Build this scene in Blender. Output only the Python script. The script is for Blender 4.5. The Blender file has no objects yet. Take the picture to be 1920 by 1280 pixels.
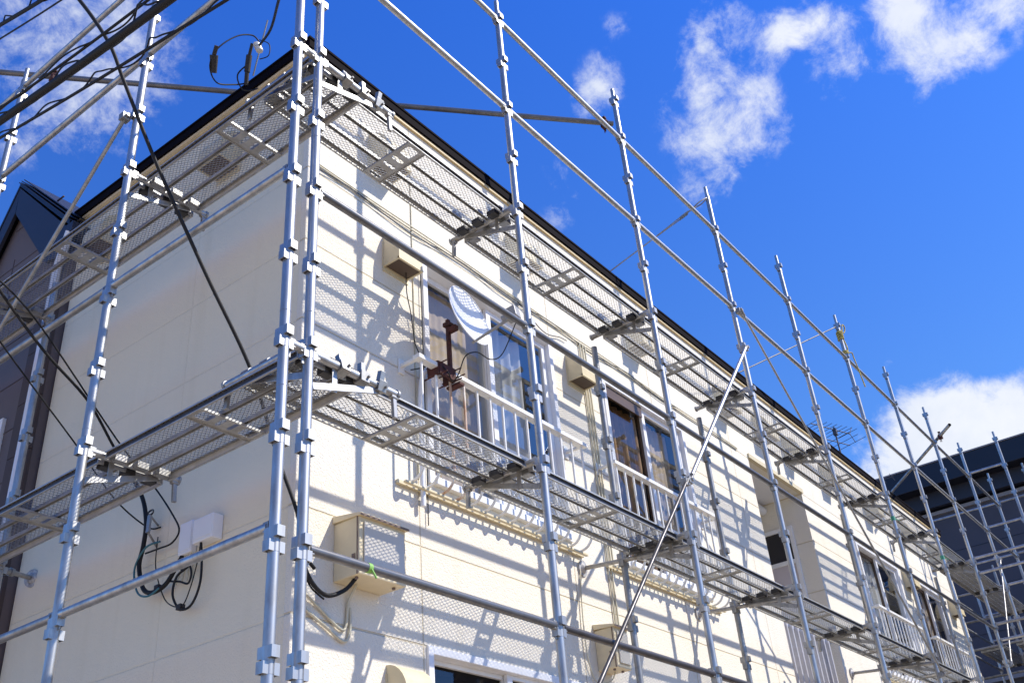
import bpy, math, random
from mathutils import Vector, Matrix
R_ = math.radians
random.seed(7)
scene = bpy.context.scene
COL = scene.collection

# ------------------------------------------------------------------ camera
cam_d = bpy.data.cameras.new("camera")
cam = bpy.data.objects.new("camera", cam_d); COL.objects.link(cam)
RT = Vector((0.608037, -0.790261, -0.076016)); UP = Vector((-0.375033, -0.370302, 0.849839)); FW = Vector((0.699743, 0.488225, 0.521532))
CP = Vector((-2.676612, -3.004385, 1.555089))
cam.matrix_world = Matrix(((RT.x, UP.x, -FW.x, CP.x), (RT.y, UP.y, -FW.y, CP.y), (RT.z, UP.z, -FW.z, CP.z), (0, 0, 0, 1)))
cam_d.sensor_width = 36; cam_d.lens = 1887.77 * 36 / 1920; cam_d.clip_end = 3000; cam_d.clip_start = 0.05
scene.camera = cam

# ------------------------------------------------------------------ world: sky with clouds
SUN_TRAVEL = Vector((-0.636, 1.0, -1.2)).normalized()
SUN_EL = math.asin(-SUN_TRAVEL.z); SUN_AZ = math.atan2(-SUN_TRAVEL.x, -SUN_TRAVEL.y)
SKY_STRENGTH = 0.108; CLOUD_STRENGTH = 0.73
world = bpy.data.worlds.new("World"); scene.world = world; world.use_nodes = True
nt = world.node_tree; nt.nodes.clear(); N = nt.nodes; LK = nt.links
def wn(t, **k):
    n = N.new(t)
    for a, b in k.items(): setattr(n, a, b)
    return n
def wmath(op, a, b=None, clamp=False):
    n = wn('ShaderNodeMath', operation=op, use_clamp=clamp)
    for i, v in enumerate((a, b)):
        if v is None: continue
        if isinstance(v, (int, float)): n.inputs[i].default_value = v
        else: LK.new(v, n.inputs[i])
    return n.outputs[0]
sky = wn('ShaderNodeTexSky', sky_type='NISHITA', sun_disc=False, sun_elevation=SUN_EL, sun_rotation=SUN_AZ)
sky.air_density = 1.0; sky.dust_density = 0.3; sky.ozone_density = 2.5
tint = wn('ShaderNodeMix', data_type='RGBA', blend_type='MULTIPLY'); tint.inputs[0].default_value = 1.0
LK.new(sky.outputs[0], tint.inputs[6])
tcs = wn('ShaderNodeTexCoord'); sxyz = wn('ShaderNodeSeparateXYZ'); LK.new(tcs.outputs['Generated'], sxyz.inputs[0])
elev = wn('ShaderNodeMapRange'); LK.new(sxyz.outputs[2], elev.inputs[0]); elev.inputs[1].default_value = .42; elev.inputs[2].default_value = .76
tcol = wn('ShaderNodeMix', data_type='RGBA'); LK.new(elev.outputs[0], tcol.inputs[0]); tcol.inputs[6].default_value = (.42, .77, 1.30, 1); tcol.inputs[7].default_value = (.24, .69, 1.68, 1)
LK.new(tcol.outputs[2], tint.inputs[7])
bg = wn('ShaderNodeBackground'); bg.inputs[1].default_value = SKY_STRENGTH; LK.new(tint.outputs[2], bg.inputs[0])
tc = wn('ShaderNodeTexCoord')
def noise(scale, detail, rough, dist, vec=None, off=(0, 0, 0)):
    mp = wn('ShaderNodeMapping'); mp.inputs[1].default_value = off
    LK.new(vec or tc.outputs['Generated'], mp.inputs[0])
    n = wn('ShaderNodeTexNoise'); n.inputs['Scale'].default_value = scale; n.inputs['Detail'].default_value = detail
    n.inputs['Roughness'].default_value = rough; n.inputs['Distortion'].default_value = dist
    LK.new(mp.outputs[0], n.inputs['Vector']); return n
# (direction of the cloud, angular radius, weight)
def dirpx(u, v):
    d = RT * ((u - 960) / 1887.77) + UP * (-(v - 640) / 1887.77) + FW
    return d.normalized()
CLOUDS = [(1345, 200, 118, .9), (1400, 230, 85, .7), (1310, 110, 65, .72), (1340, 40, 60, .65), (1335, 345, 60, .62), (1290, 270, 55, .45),
          (1450, 65, 60, .85), (1520, 55, 75, .95), (1590, 130, 65, .8), (1670, 50, 80, .62), (1740, 115, 90, .72), (1700, 15, 60, .6),
          (1830, 20, 75, .68), (1900, 5, 70, .72), (1850, 95, 36, .4), (1135, 165, 55, .72), (1090, 205, 34, .5), (1060, 330, 45, .42), (1050, 400, 50, .36),
          (1165, 55, 38, .27), (110, 100, 200, .5), (230, 60, 120, .5), (60, 200, 130, .4), (250, 190, 110, .36),
          (1700, 860, 105, 1.35), (1790, 800, 105, 1.5), (1880, 780, 90, 1.4), (1800, 890, 130, 1.5), (1930, 850, 110, 1.4), (1650, 900, 60, 1.0), (1685, 685, 24, .42)]
warp = noise(14.0, 4, .6, 0, off=(3.1, 1.7, .3))
wsub = wn('ShaderNodeVectorMath', operation='SUBTRACT'); LK.new(warp.outputs['Color'], wsub.inputs[0]); wsub.inputs[1].default_value = (.5, .5, .5)
wsc = wn('ShaderNodeVectorMath', operation='SCALE'); LK.new(wsub.outputs[0], wsc.inputs[0]); wsc.inputs['Scale'].default_value = .05
wadd = wn('ShaderNodeVectorMath', operation='ADD'); LK.new(tc.outputs['Generated'], wadd.inputs[0]); LK.new(wsc.outputs[0], wadd.inputs[1])
field = None
for (u, v, r, w) in CLOUDS:
    d = wn('ShaderNodeVectorMath', operation='DISTANCE'); LK.new(wadd.outputs[0], d.inputs[0]); d.inputs[1].default_value = dirpx(u, v)
    m = wn('ShaderNodeMapRange', interpolation_type='SMOOTHSTEP'); LK.new(d.outputs['Value'], m.inputs[0])
    m.inputs[1].default_value = 0; m.inputs[2].default_value = r * 1.35 / 1887.77; m.inputs[3].default_value = w; m.inputs[4].default_value = 0
    field = m.outputs[0] if field is None else wmath('ADD', field, wmath('MULTIPLY', m.outputs[0], wmath('SUBTRACT', 1.3, wmath('MINIMUM', field, 1.1))))
n1 = noise(21, 14, .72, .3); n2 = noise(11, 6, .6, .2, off=(5, 2, 1))
nz = wmath('ADD', wmath('MULTIPLY', wmath('SUBTRACT', n1.outputs['Fac'], .5), 2.6), wmath('MULTIPLY', wmath('SUBTRACT', n2.outputs['Fac'], .5), 2.6))
gate = wn('ShaderNodeMapRange', interpolation_type='SMOOTHSTEP'); LK.new(field, gate.inputs[0]); gate.inputs[1].default_value = 0.02; gate.inputs[2].default_value = .35
dens = wn('ShaderNodeMapRange', interpolation_type='SMOOTHSTEP'); LK.new(wmath('ADD', field, nz), dens.inputs[0])
dens.inputs[1].default_value = .24; dens.inputs[2].default_value = 1.40
cov = wmath('MULTIPLY', wmath('MULTIPLY', dens.outputs[0], gate.outputs[0], True), wmath('ADD', wmath('MULTIPLY', wmath('MINIMUM', field, 1.25), .32), .60), True)
cn = noise(16, 8, .6, .3, off=(1, 8, 3))
ccol = wn('ShaderNodeMix', data_type='RGBA'); LK.new(cn.outputs['Fac'], ccol.inputs[0]); ccol.inputs[6].default_value = (.62, .70, .86, 1); ccol.inputs[7].default_value = (1.0, 1.0, 1.0, 1)
bgc = wn('ShaderNodeBackground'); bgc.inputs[1].default_value = CLOUD_STRENGTH; LK.new(ccol.outputs[2], bgc.inputs[0])
mixw = wn('ShaderNodeMixShader'); LK.new(cov, mixw.inputs[0]); LK.new(bg.outputs[0], mixw.inputs[1]); LK.new(bgc.outputs[0], mixw.inputs[2])
wo = wn('ShaderNodeOutputWorld'); LK.new(mixw.outputs[0], wo.inputs[0])

# ------------------------------------------------------------------ sun and exposure
sd = bpy.data.lights.new("sun", 'SUN'); sd.energy = 4.25; sd.angle = R_(0.55); sd.color = (1.0, .93, .82)
sun = bpy.data.objects.new("sun", sd); COL.objects.link(sun); sun.rotation_euler = SUN_TRAVEL.to_track_quat('-Z', 'Y').to_euler(); sun.location = (10, -20, 30)
scene.view_settings.view_transform = 'Standard'; scene.view_settings.look = 'None'
scene.view_settings.exposure = 0.57; scene.view_settings.gamma = 1
scene.cycles.max_bounces = 8; scene.cycles.diffuse_bounces = 4; scene.cycles.glossy_bounces = 4; scene.cycles.transparent_max_bounces = 12

# ------------------------------------------------------------------ materials
def mat(name, col, rough=.6, metal=0.0, var=0.0, vscale=8.0, vcol=None, bump=0.0, bscale=60.0, bdist=.004, spec=.5, stretch=None, rvar=0.0, thr=None):
    m = bpy.data.materials.new(name); m.use_nodes = True; t = m.node_tree; b = t.nodes['Principled BSDF']
    b.inputs['Roughness'].default_value = rough; b.inputs['Metallic'].default_value = metal; b.inputs['Specular IOR Level'].default_value = spec
    b.inputs['Base Color'].default_value = (*col, 1)
    tcn = t.nodes.new('ShaderNodeTexCoord'); vec = tcn.outputs['Object']
    if stretch:
        mp = t.nodes.new('ShaderNodeMapping'); mp.inputs['Scale'].default_value = stretch; t.links.new(vec, mp.inputs[0]); vec = mp.outputs[0]
    if var > 0:
        n = t.nodes.new('ShaderNodeTexNoise'); n.inputs['Scale'].default_value = vscale; n.inputs['Detail'].default_value = 6; n.inputs['Roughness'].default_value = .65
        t.links.new(vec, n.inputs['Vector'])
        mr = t.nodes.new('ShaderNodeMapRange'); lo, hi = thr or (.35, .68)
        mr.inputs[1].default_value = lo; mr.inputs[2].default_value = hi; t.links.new(n.outputs['Fac'], mr.inputs[0])
        mx = t.nodes.new('ShaderNodeMix'); mx.data_type = 'RGBA'; t.links.new(mr.outputs[0], mx.inputs[0])
        mx.inputs[6].default_value = (*col, 1); vc = vcol or tuple(c * (1 - var) for c in col); mx.inputs[7].default_value = (*vc, 1)
        t.links.new(mx.outputs[2], b.inputs['Base Color'])
        if rvar:
            rr = t.nodes.new('ShaderNodeMapRange'); rr.inputs[3].default_value = rough - rvar; rr.inputs[4].default_value = rough + rvar
            t.links.new(mr.outputs[0], rr.inputs[0]); t.links.new(rr.outputs[0], b.inputs['Roughness'])
    if bump > 0:
        n = t.nodes.new('ShaderNodeTexNoise'); n.inputs['Scale'].default_value = bscale; n.inputs['Detail'].default_value = 4; t.links.new(tcn.outputs['Object'], n.inputs['Vector'])
        bp = t.nodes.new('ShaderNodeBump'); bp.inputs['Strength'].default_value = bump; bp.inputs['Distance'].default_value = bdist
        t.links.new(n.outputs['Fac'], bp.inputs['Height']); t.links.new(bp.outputs[0], b.inputs['Normal'])
    return m
M = {}
M['galv'] = mat('galvanised_steel', (.50, .50, .495), .45, .86, .3, 16, (.31, .315, .32), .08, 60, .0006, stretch=(1, 1, .35), rvar=.08)
M['galv2'] = mat('weathered_galvanised_steel', (.36, .36, .36), .48, .7, .45, 14, (.25, .25, .24), .12, 60, .0006, rvar=.1)
M['galv3'] = mat('stained_bracket_steel', (.44, .43, .40), .48, .6, .5, 10, (.20, .18, .155), .2, 60, .0008, rvar=.1)
M['darksteel'] = mat('stained_and_shade_steel', (.085, .08, .085), .42, .4, .4, 8, (.05, .045, .045), rvar=.08)  # dirty pipes, and recess shade put into the colour of deck webs
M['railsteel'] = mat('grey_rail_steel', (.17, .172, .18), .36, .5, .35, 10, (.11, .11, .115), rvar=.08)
M['dark'] = mat('hook_shade_black', (.035, .035, .037), .6, 0, .4, 30)
M['rust'] = mat('rusted_iron', (.085, .022, .016), .85, 0, .5, 25, (.035, .012, .010), .8, 60, .004)
M['deck'] = mat('deck_steel', (.44, .45, .45), .48, .45, .35, 12, (.31, .31, .30), rvar=.1)
M['decklight'] = mat('bounce_lit_deck_rail', (.62, .61, .56), .5, .2, .3, 10, (.48, .47, .43))  # paler copy of the deck steel, bounced light put into the colour
M['mesh'] = mat('expanded_metal', (.36, .36, .35), .5, .6, .3, 18, (.28, .28, .26))
M['black'] = mat('black_cable', (.010, .010, .011), .6, 0, spec=.3)
M['blackr'] = mat('black_tape', (.02, .018, .02), .7, 0)
M['cyan'] = mat('blue_green_cable', (.03, .13, .16), .5)
M['beigec'] = mat('painted_conduit', (.60, .55, .40), .55, 0, .2, 20)
M['hood'] = mat('painted_vent_hood', (.66, .57, .37), .5, 0, .15, 9, bump=.1)
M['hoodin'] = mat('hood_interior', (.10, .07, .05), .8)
M['white'] = mat('white_window_frame', (.80, .80, .80), .35, 0, .08, 6)
M['rail'] = mat('white_railing_paint', (.80, .79, .75), .4, 0, .12, 14)
M['railrust'] = mat('railing_paint_with_rust_runs', (.74, .70, .62), .5, 0, .6, 9, (.42, .19, .07), stretch=(1, 1, .3), thr=(.42, .6))
M['brownf'] = mat('bronze_window_frame', (.13, .085, .055), .4, .2, .3, 8)
M['curtain'] = mat('curtain_cloth', (.50, .40, .30), .9, 0, .25, 3)
M['curtw'] = mat('lace_curtain', (.70, .70, .70), .9, 0, .2, 4)
M['curtb'] = mat('brown_curtain', (.42, .25, .12), .9, 0, .5, 3)
M['dishw'] = mat('dish_paint', (.82, .83, .85), .4, 0, .05, 4)
M['lnb'] = mat('grey_plastic', (.27, .27, .27), .45)
M['flash'] = mat('black_roof_flashing', (.006, .004, .006), .8, 0, .3, 6, spec=.05)
M['creamboard'] = mat('cream_eaves_board', (.70, .64, .52), .7, 0, .1, 6)
M['soffit'] = mat('ochre_soffit_board', (.60, .46, .24), .6, 0, .25, 8)
M['roofm'] = mat('roof_membrane', (.12, .12, .12), .9, 0, .3, 2)
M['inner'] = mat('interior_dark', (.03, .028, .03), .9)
M['boxw'] = mat('white_plastic_box', (.72, .73, .76), .4)
M['metbox'] = mat('cream_meter_box', (.70, .60, .40), .5, 0, .1, 10)
M['lid'] = mat('dark_box_lid', (.16, .11, .09), .5)
M['clear'] = mat('smoked_meter_window', (.55, .52, .46), .25)
M['brownwall'] = mat('mauve_brown_siding', (.125, .10, .10), .75, 0, .12, 1.2, bump=.2, bscale=30)
M['brownwall2'] = mat('dark_brown_siding', (.07, .05, .047), .8, 0, .15, 2, bump=.2, bscale=30)
M['navy'] = mat('navy_metal_fascia', (.016, .017, .030), .5, .0, .2, 3)
M['darkwall'] = mat('charcoal_blue_siding', (.066, .064, .082), .7, 0, .15, 1.2, bump=.25, bscale=25)
M['darkroof'] = mat('black_blue_fascia', (.010, .012, .022), .45, .1, .2, 2)
M['ledge'] = mat('grey_ledge', (.26, .25, .26), .6, 0, .15, 5)
M['rope'] = mat('yellow_striped_rope', (.62, .50, .12), .85, 0, .7, 60, (.16, .13, .05), .6, 150)
M['green'] = mat('green_tape', (.06, .30, .18), .6)
M['lime'] = mat('lime_tape', (.20, .42, .08), .6)
M['ceram'] = mat('porcelain', (.60, .60, .58), .25)
M['door'] = mat('pink_grey_door', (.55, .50, .52), .5, 0, .08, 3)
M['fin'] = mat('aluminium_fin', (.62, .62, .66), .38, .35, .12, 5)
M['mortar'] = mat('anchor_plate', (.50, .50, .50), .65, .3, .7, 30, (.22, .21, .21), .8, 60, .003)
M['antenna'] = mat('aluminium_antenna', (.09, .09, .10), .5, .4)

def glass_mat(name, tint, clear):
    m = bpy.data.materials.new(name); m.use_nodes = True; t = m.node_tree; t.nodes.clear()
    o = t.nodes.new('ShaderNodeOutputMaterial'); mx = t.nodes.new('ShaderNodeMixShader'); gl = t.nodes.new('ShaderNodeBsdfGlossy'); gl.inputs['Roughness'].default_value = .01
    gl.inputs['Color'].default_value = (.95, .97, 1, 1)
    tr = t.nodes.new('ShaderNodeBsdfTransparent'); tr.inputs[0].default_value = (*tint, 1)
    lw = t.nodes.new('ShaderNodeLayerWeight'); lw.inputs[0].default_value = .5
    pw = t.nodes.new('ShaderNodeMath'); pw.operation = 'POWER'; t.links.new(lw.outputs['Facing'], pw.inputs[0]); pw.inputs[1].default_value = 4.0
    fr = t.nodes.new('ShaderNodeMapRange'); t.links.new(pw.outputs[0], fr.inputs[0]); fr.inputs[3].default_value = clear; fr.inputs[4].default_value = 1.0
    n = t.nodes.new('ShaderNodeTexNoise'); n.inputs['Scale'].default_value = 1.3; bp = t.nodes.new('ShaderNodeBump'); bp.inputs['Strength'].default_value = .05; bp.inputs['Distance'].default_value = .05
    c = t.nodes.new('ShaderNodeTexCoord'); t.links.new(c.outputs['Object'], n.inputs['Vector']); t.links.new(n.outputs['Fac'], bp.inputs['Height']); t.links.new(bp.outputs[0], gl.inputs['Normal'])
    t.links.new(fr.outputs[0], mx.inputs[0]); t.links.new(tr.outputs[0], mx.inputs[1]); t.links.new(gl.outputs[0], mx.inputs[2]); t.links.new(mx.outputs[0], o.inputs[0])
    return m
M['glass'] = glass_mat('window_glass', (.84, .85, .84), .05)
M['glassr'] = glass_mat('reflective_window_glass', (.78, .79, .78), .17)

def wall_mat(name, axis, c, x0, sx, zoff=3.15, sz=.6, bumpy=1.0):
    """stucco-faced siding boards: horizontal joints every sz, vertical joints every sx from x0"""
    m = bpy.data.materials.new(name); m.use_nodes = True; t = m.node_tree; b = t.nodes['Principled BSDF']; L = t.links
    b.inputs['Roughness'].default_value = .8; b.inputs['Specular IOR Level'].default_value = .25
    tcn = t.nodes.new('ShaderNodeTexCoord'); sp = t.nodes.new('ShaderNodeSeparateXYZ'); L.new(tcn.outputs['Object'], sp.inputs[0])
    def mth(op, a, bb=None):
        n = t.nodes.new('ShaderNodeMath'); n.operation = op
        for i, v in enumerate((a, bb)):
            if v is None: continue
            if isinstance(v, (int, float)): n.inputs[i].default_value = v
            else: L.new(v, n.inputs[i])
        return n.outputs[0]
    def seam(co, off, per, w):
        a = mth('SUBTRACT', co, off); a = mth('FLOORED_MODULO', mth('ADD', a, per / 2), per); a = mth('ABSOLUTE', mth('SUBTRACT', a, per / 2))
        r = t.nodes.new('ShaderNodeMapRange'); r.interpolation_type = 'SMOOTHSTEP'; L.new(a, r.inputs[0]); r.inputs[1].default_value = w * .4; r.inputs[2].default_value = w; r.inputs[3].default_value = 1; r.inputs[4].default_value = 0
        return r.outputs[0]
    sm = mth('MAXIMUM', seam(sp.outputs[2], zoff, sz, .0075), seam(sp.outputs[axis], x0, sx, .006))
    n0 = t.nodes.new('ShaderNodeTexNoise'); n0.inputs['Scale'].default_value = .9; n0.inputs['Detail'].default_value = 5; L.new(tcn.outputs['Object'], n0.inputs['Vector'])
    mx = t.nodes.new('ShaderNodeMix'); mx.data_type = 'RGBA'; L.new(n0.outputs['Fac'], mx.inputs[0]); mx.inputs[6].default_value = (*c, 1); mx.inputs[7].default_value = (*[v * .92 for v in c], 1)
    mx2 = t.nodes.new('ShaderNodeMix'); mx2.data_type = 'RGBA'; L.new(mth('MULTIPLY', sm, .6 if bumpy == 1.0 else .12), mx2.inputs[0]); L.new(mx.outputs[2], mx2.inputs[6]); mx2.inputs[7].default_value = (.52, .42, .24, 1)
    # rain streaks under joints
    mp = t.nodes.new('ShaderNodeMapping'); mp.inputs['Scale'].default_value = (7, 7, .5); L.new(tcn.outputs['Object'], mp.inputs[0])
    n3 = t.nodes.new('ShaderNodeTexNoise'); n3.inputs['Scale'].default_value = 1.0; n3.inputs['Detail'].default_value = 4; L.new(mp.outputs[0], n3.inputs['Vector'])
    st = t.nodes.new('ShaderNodeMapRange'); L.new(n3.outputs['Fac'], st.inputs[0]); st.inputs[1].default_value = .55; st.inputs[2].default_value = .8; st.inputs[3].default_value = 0; st.inputs[4].default_value = .3
    mx3 = t.nodes.new('ShaderNodeMix'); mx3.data_type = 'RGBA'; L.new(st.outputs[0], mx3.inputs[0]); L.new(mx2.outputs[2], mx3.inputs[6]); mx3.inputs[7].default_value = (c[0] * .82, c[1] * .79, c[2] * .72, 1)
    L.new(mx3.outputs[2], b.inputs['Base Color'])
    n1 = t.nodes.new('ShaderNodeTexNoise'); n1.inputs['Scale'].default_value = 130; n1.inputs['Detail'].default_value = 3; L.new(tcn.outputs['Object'], n1.inputs['Vector'])
    n2 = t.nodes.new('ShaderNodeTexVoronoi'); n2.inputs['Scale'].default_value = 75; L.new(tcn.outputs['Object'], n2.inputs['Vector'])
    h = mth('ADD', mth('MULTIPLY', n1.outputs['Fac'], .8), mth('MULTIPLY', n2.outputs['Distance'], -.6))
    h = mth('ADD', mth('MULTIPLY', h, .0042 * bumpy), mth('MULTIPLY', sm, -.006 if bumpy == 1.0 else -.0022))
    bp = t.nodes.new('ShaderNodeBump'); bp.inputs['Strength'].default_value = 1.0; bp.inputs['Distance'].default_value = 1.0; L.new(h, bp.inputs['Height']); L.new(bp.outputs[0], b.inputs['Normal'])
    return m
M['wallf'] = wall_mat('cream_stucco_siding', 0, (.77, .715, .605), 1.775, 1.72)
M['walll'] = wall_mat('cream_stucco_siding_side', 1, (.79, .715, .55), 2.05, 1.72, bumpy=.6)
M['ground'] = mat('pale_gravel_ground', (.60, .47, .32), .95, 0, .35, 3, bump=.6, bscale=40, bdist=.02)
M['unseen_road'] = mat('asphalt', (.055, .055, .055), .9, 0, .3, 6, bump=.5, bscale=80, bdist=.01)

# ------------------------------------------------------------------ mesh helpers
class MB:
    def __init__(s): s.v = []; s.f = []; s.s = []
    def add(s, v, f, smooth=False):
        o = len(s.v); s.v += [tuple(p) for p in v]; s.f += [tuple(i + o for i in q) for q in f]; s.s += [smooth] * len(f); return s
    def box(s, a, b, rot=None, org=None):
        x0, y0, z0 = [min(p, q) for p, q in zip(a, b)]; x1, y1, z1 = [max(p, q) for p, q in zip(a, b)]
        v = [Vector(p) for p in ((x0, y0, z0), (x1, y0, z0), (x1, y1, z0), (x0, y1, z0), (x0, y0, z1), (x1, y0, z1), (x1, y1, z1), (x0, y1, z1))]
        if rot is not None:
            og = Vector(org or (0, 0, 0)); v = [og + rot @ (p - og) for p in v]
        return s.add(v, [(0, 3, 2, 1), (4, 5, 6, 7), (0, 1, 5, 4), (1, 2, 6, 5), (2, 3, 7, 6), (3, 0, 4, 7)])
    def tube(s, p, q, r, n=12, r2=None, caps=True):
        p = Vector(p); q = Vector(q); d = (q - p).normalized(); a = d.orthogonal().normalized(); b = d.cross(a); r2 = r if r2 is None else r2
        c = [(math.cos(2 * math.pi * i / n), math.sin(2 * math.pi * i / n)) for i in range(n)]
        v = [p + (a * x + b * y) * r for x, y in c] + [q + (a * x + b * y) * r2 for x, y in c]
        s.add(v, [(i, (i + 1) % n, n + (i + 1) % n, n + i) for i in range(n)], True)
        if caps: s.add(v[:n], [tuple(range(n - 1, -1, -1))]); s.add(v[n:], [tuple(range(n))])
        return s
    def bar(s, p, q, w, h, upv=(0, 0, 1)):
        """rectangular bar p-q, w wide across, h in the up direction"""
        p = Vector(p); q = Vector(q); d = (q - p).normalized(); u = Vector(upv); sd_ = d.cross(u)
        if sd_.length < 1e-4: sd_ = Vector((1, 0, 0))
        sd_.normalize(); u = sd_.cross(d)
        v = [e + sd_ * (w / 2 * i) + u * (h / 2 * j) for e in (p, q) for i, j in ((-1, -1), (1, -1), (1, 1), (-1, 1))]
        return s.add(v, [(0, 1, 2, 3), (7, 6, 5, 4), (0, 4, 5, 1), (1, 5, 6, 2), (2, 6, 7, 3), (3, 7, 4, 0)])
    def path(s, pts, r, n=8, sub=6, close=False):
        P = [Vector(p) for p in pts]; out = []
        if sub > 1 and len(P) > 2:
            for i in range(len(P) - 1):
                p0 = P[max(i - 1, 0)]; p1 = P[i]; p2 = P[i + 1]; p3 = P[min(i + 2, len(P) - 1)]
                for k in range(sub):
                    t = k / sub; out.append(.5 * ((2 * p1) + (p2 - p0) * t + (2 * p0 - 5 * p1 + 4 * p2 - p3) * t * t + (3 * p1 - p0 - 3 * p2 + p3) * t ** 3))
            out.append(P[-1])
        else: out = P
        ref = None; rings = []
        for i, p in enumerate(out):
            d = (out[min(i + 1, len(out) - 1)] - out[max(i - 1, 0)]).normalized()
            a = d.orthogonal().normalized() if ref is None else (ref - d * ref.dot(d)).normalized(); ref = a; b = d.cross(a)
            rr = r(i / max(1, len(out) - 1)) if callable(r) else r
            rings.append([p + (a * math.cos(2 * math.pi * k / n) + b * math.sin(2 * math.pi * k / n)) * rr for k in range(n)])
        v = [x for g in rings for x in g]
        s.add(v, [(i * n + k, i * n + (k + 1) % n, (i + 1) * n + (k + 1) % n, (i + 1) * n + k) for i in range(len(out) - 1) for k in range(n)], True)
        s.add(rings[0], [tuple(range(n - 1, -1, -1))]); s.add(rings[-1], [tuple(range(n))]); return s
    def prism(s, poly, ax, a, b):
        """polygon in the two axes other than ax, extruded from a to b along ax"""
        o = [i for i in range(3) if i != ax]; n = len(poly); v = []
        for c in (a, b):
            for p in poly:
                q = [0, 0, 0]; q[ax] = c; q[o[0]] = p[0]; q[o[1]] = p[1]; v.append(q)
        return s.add(v, [tuple(range(n - 1, -1, -1)), tuple(range(n, 2 * n))] + [(i, (i + 1) % n, n + (i + 1) % n, n + i) for i in range(n)])
    def mesh(s, name, m):
        me = bpy.data.meshes.new(name); me.from_pydata(s.v, [], s.f); me.materials.append(m)
        me.polygons.foreach_set('use_smooth', s.s); me.validate(); me.update()
        return me
    def build(s, name, m, parent=None, bevel=0.0):
        o = bpy.data.objects.new(name, s.mesh(name, m)); COL.objects.link(o)
        if parent is not None: o.parent = parent
        if bevel:
            bm_ = o.modifiers.new('bevel', 'BEVEL'); bm_.width = bevel; bm_.segments = 2; bm_.limit_method = 'ANGLE'; bm_.angle_limit = R_(50)
        return o
def tag(o, label=None, cat=None, group=None, kind=None):
    if label: o['label'] = label
    if cat: o['category'] = cat
    if group: o['group'] = group
    if kind: o['kind'] = kind
    return o
def empty(name, loc=(0, 0, 0), label=None, cat=None, group=None):
    o = bpy.data.objects.new(name, None); COL.objects.link(o); o.location = loc; o.empty_display_size = .2
    return tag(o, label, cat, group)
def inst(me, name, parent, loc=(0, 0, 0), rot=None):
    o = bpy.data.objects.new(name, me); COL.objects.link(o); o.parent = parent; o.location = loc
    if rot: o.rotation_euler = rot
    return o
def copy_tree(o, parent=None):
    c = o.copy(); COL.objects.link(c)
    if parent is not None: c.parent = parent
    for ch in list(o.children): copy_tree(ch, c)
    return c
def plate_with_holes(mb, x0, x1, y0, y1, z0, z1, holes, rad=.0):
    xs = sorted({x0, x1, *[h[0] for h in holes], *[h[1] for h in holes]}); ys = sorted({y0, y1, *[h[2] for h in holes], *[h[3] for h in holes]})
    for i in range(len(xs) - 1):
        for j in range(len(ys) - 1):
            cx, cy = (xs[i] + xs[i + 1]) / 2, (ys[j] + ys[j + 1]) / 2
            if any(h[0] < cx < h[1] and h[2] < cy < h[3] for h in holes): continue
            mb.box((xs[i], ys[j], z0), (xs[i + 1], ys[j + 1], z1))
    if rad:
        for h in holes:
            for (cx, sx) in ((h[0], 1), (h[1], -1)):
                for (cy, sy) in ((h[2], 1), (h[3], -1)):
                    mb.prism([(cx, cy), (cx + sx * rad, cy), (cx + sx * rad * .3, cy + sy * rad * .3), (cx, cy + sy * rad)], 2, z0, z1)

# ------------------------------------------------------------------ the setting
g = MB().add([(-300, -300, 0), (400, -300, 0), (400, 300, 0), (-300, 300, 0)], [(0, 1, 2, 3)]).build('ground', M['ground']); tag(g, kind='structure')
rd = MB().add([(1.2, -10, .004), (300, -10, .004), (300, -1.6, .004), (1.2, -1.6, .004)], [(0, 1, 2, 3)]).build('unseen_road', M['unseen_road']); tag(rd, kind='structure')  # street out of view, its reach shaped to cut bounce on the front wall

# ---- main building
WX0, WX1, WY0, WY1, ZT = .76, 15.28, .92, 3.75, 7.232
bld = empty('apartment_building', (WX0, WY0, 0), 'cream stucco two-storey building with black roof edge behind the scaffolding', 'building')
BO = Vector((WX0, WY0, 0))
class MBW(MB):
    """mesh given in world coordinates, parented to an origin"""
    def build(s, name, m, parent=None, bevel=0.0, org=None):
        og = Vector(org) if org is not None else (parent.matrix_world.translation if parent is not None and parent.parent is None else Vector((0, 0, 0)))
        return MB.build(s, name, m, parent, bevel)
def child(mb, name, m, parent=None, bevel=0.0, org=BO):
    """world-coordinate mesh as a child of a thing whose origin (unrotated) is org"""
    og = Vector(org); mb.v = [tuple(Vector(p) - og) for p in mb.v]
    return mb.build(name, m, parent or bld, bevel)
# materials of the walls use object coordinates: shift seam origins for the parent's offset
WIN = [(1.87, 3.50, 4.20, 5.985), (4.28, 5.78, 4.20, 5.965), (10.45, 12.10, 4.20, 5.95), (12.72, 14.22, 4.20, 5.95)]
LOW = [(1.80, 3.45, 1.25, 3.155), (4.28, 5.78, 1.25, 3.1)]
PORCH = (7.37, 8.85, 0, 6.16)
wf = MB()
T = .12
holes = WIN + LOW + [PORCH]
xs = sorted({WX0, WX1, *[h[0] for h in holes], *[h[1] for h in holes]}); zs = sorted({0, ZT, *[h[2] for h in holes], *[h[3] for h in holes]})
for i in range(len(xs) - 1):
    for j in range(len(zs) - 1):
        cx, cz = (xs[i] + xs[i + 1]) / 2, (zs[j] + zs[j + 1]) / 2
        if any(h[0] < cx < h[1] and h[2] < cz < h[3] for h in holes): continue
        wf.add([(xs[i], WY0, zs[j]), (xs[i + 1], WY0, zs[j]), (xs[i + 1], WY0, zs[j + 1]), (xs[i], WY0, zs[j + 1])], [(0, 1, 2, 3)])
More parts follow.
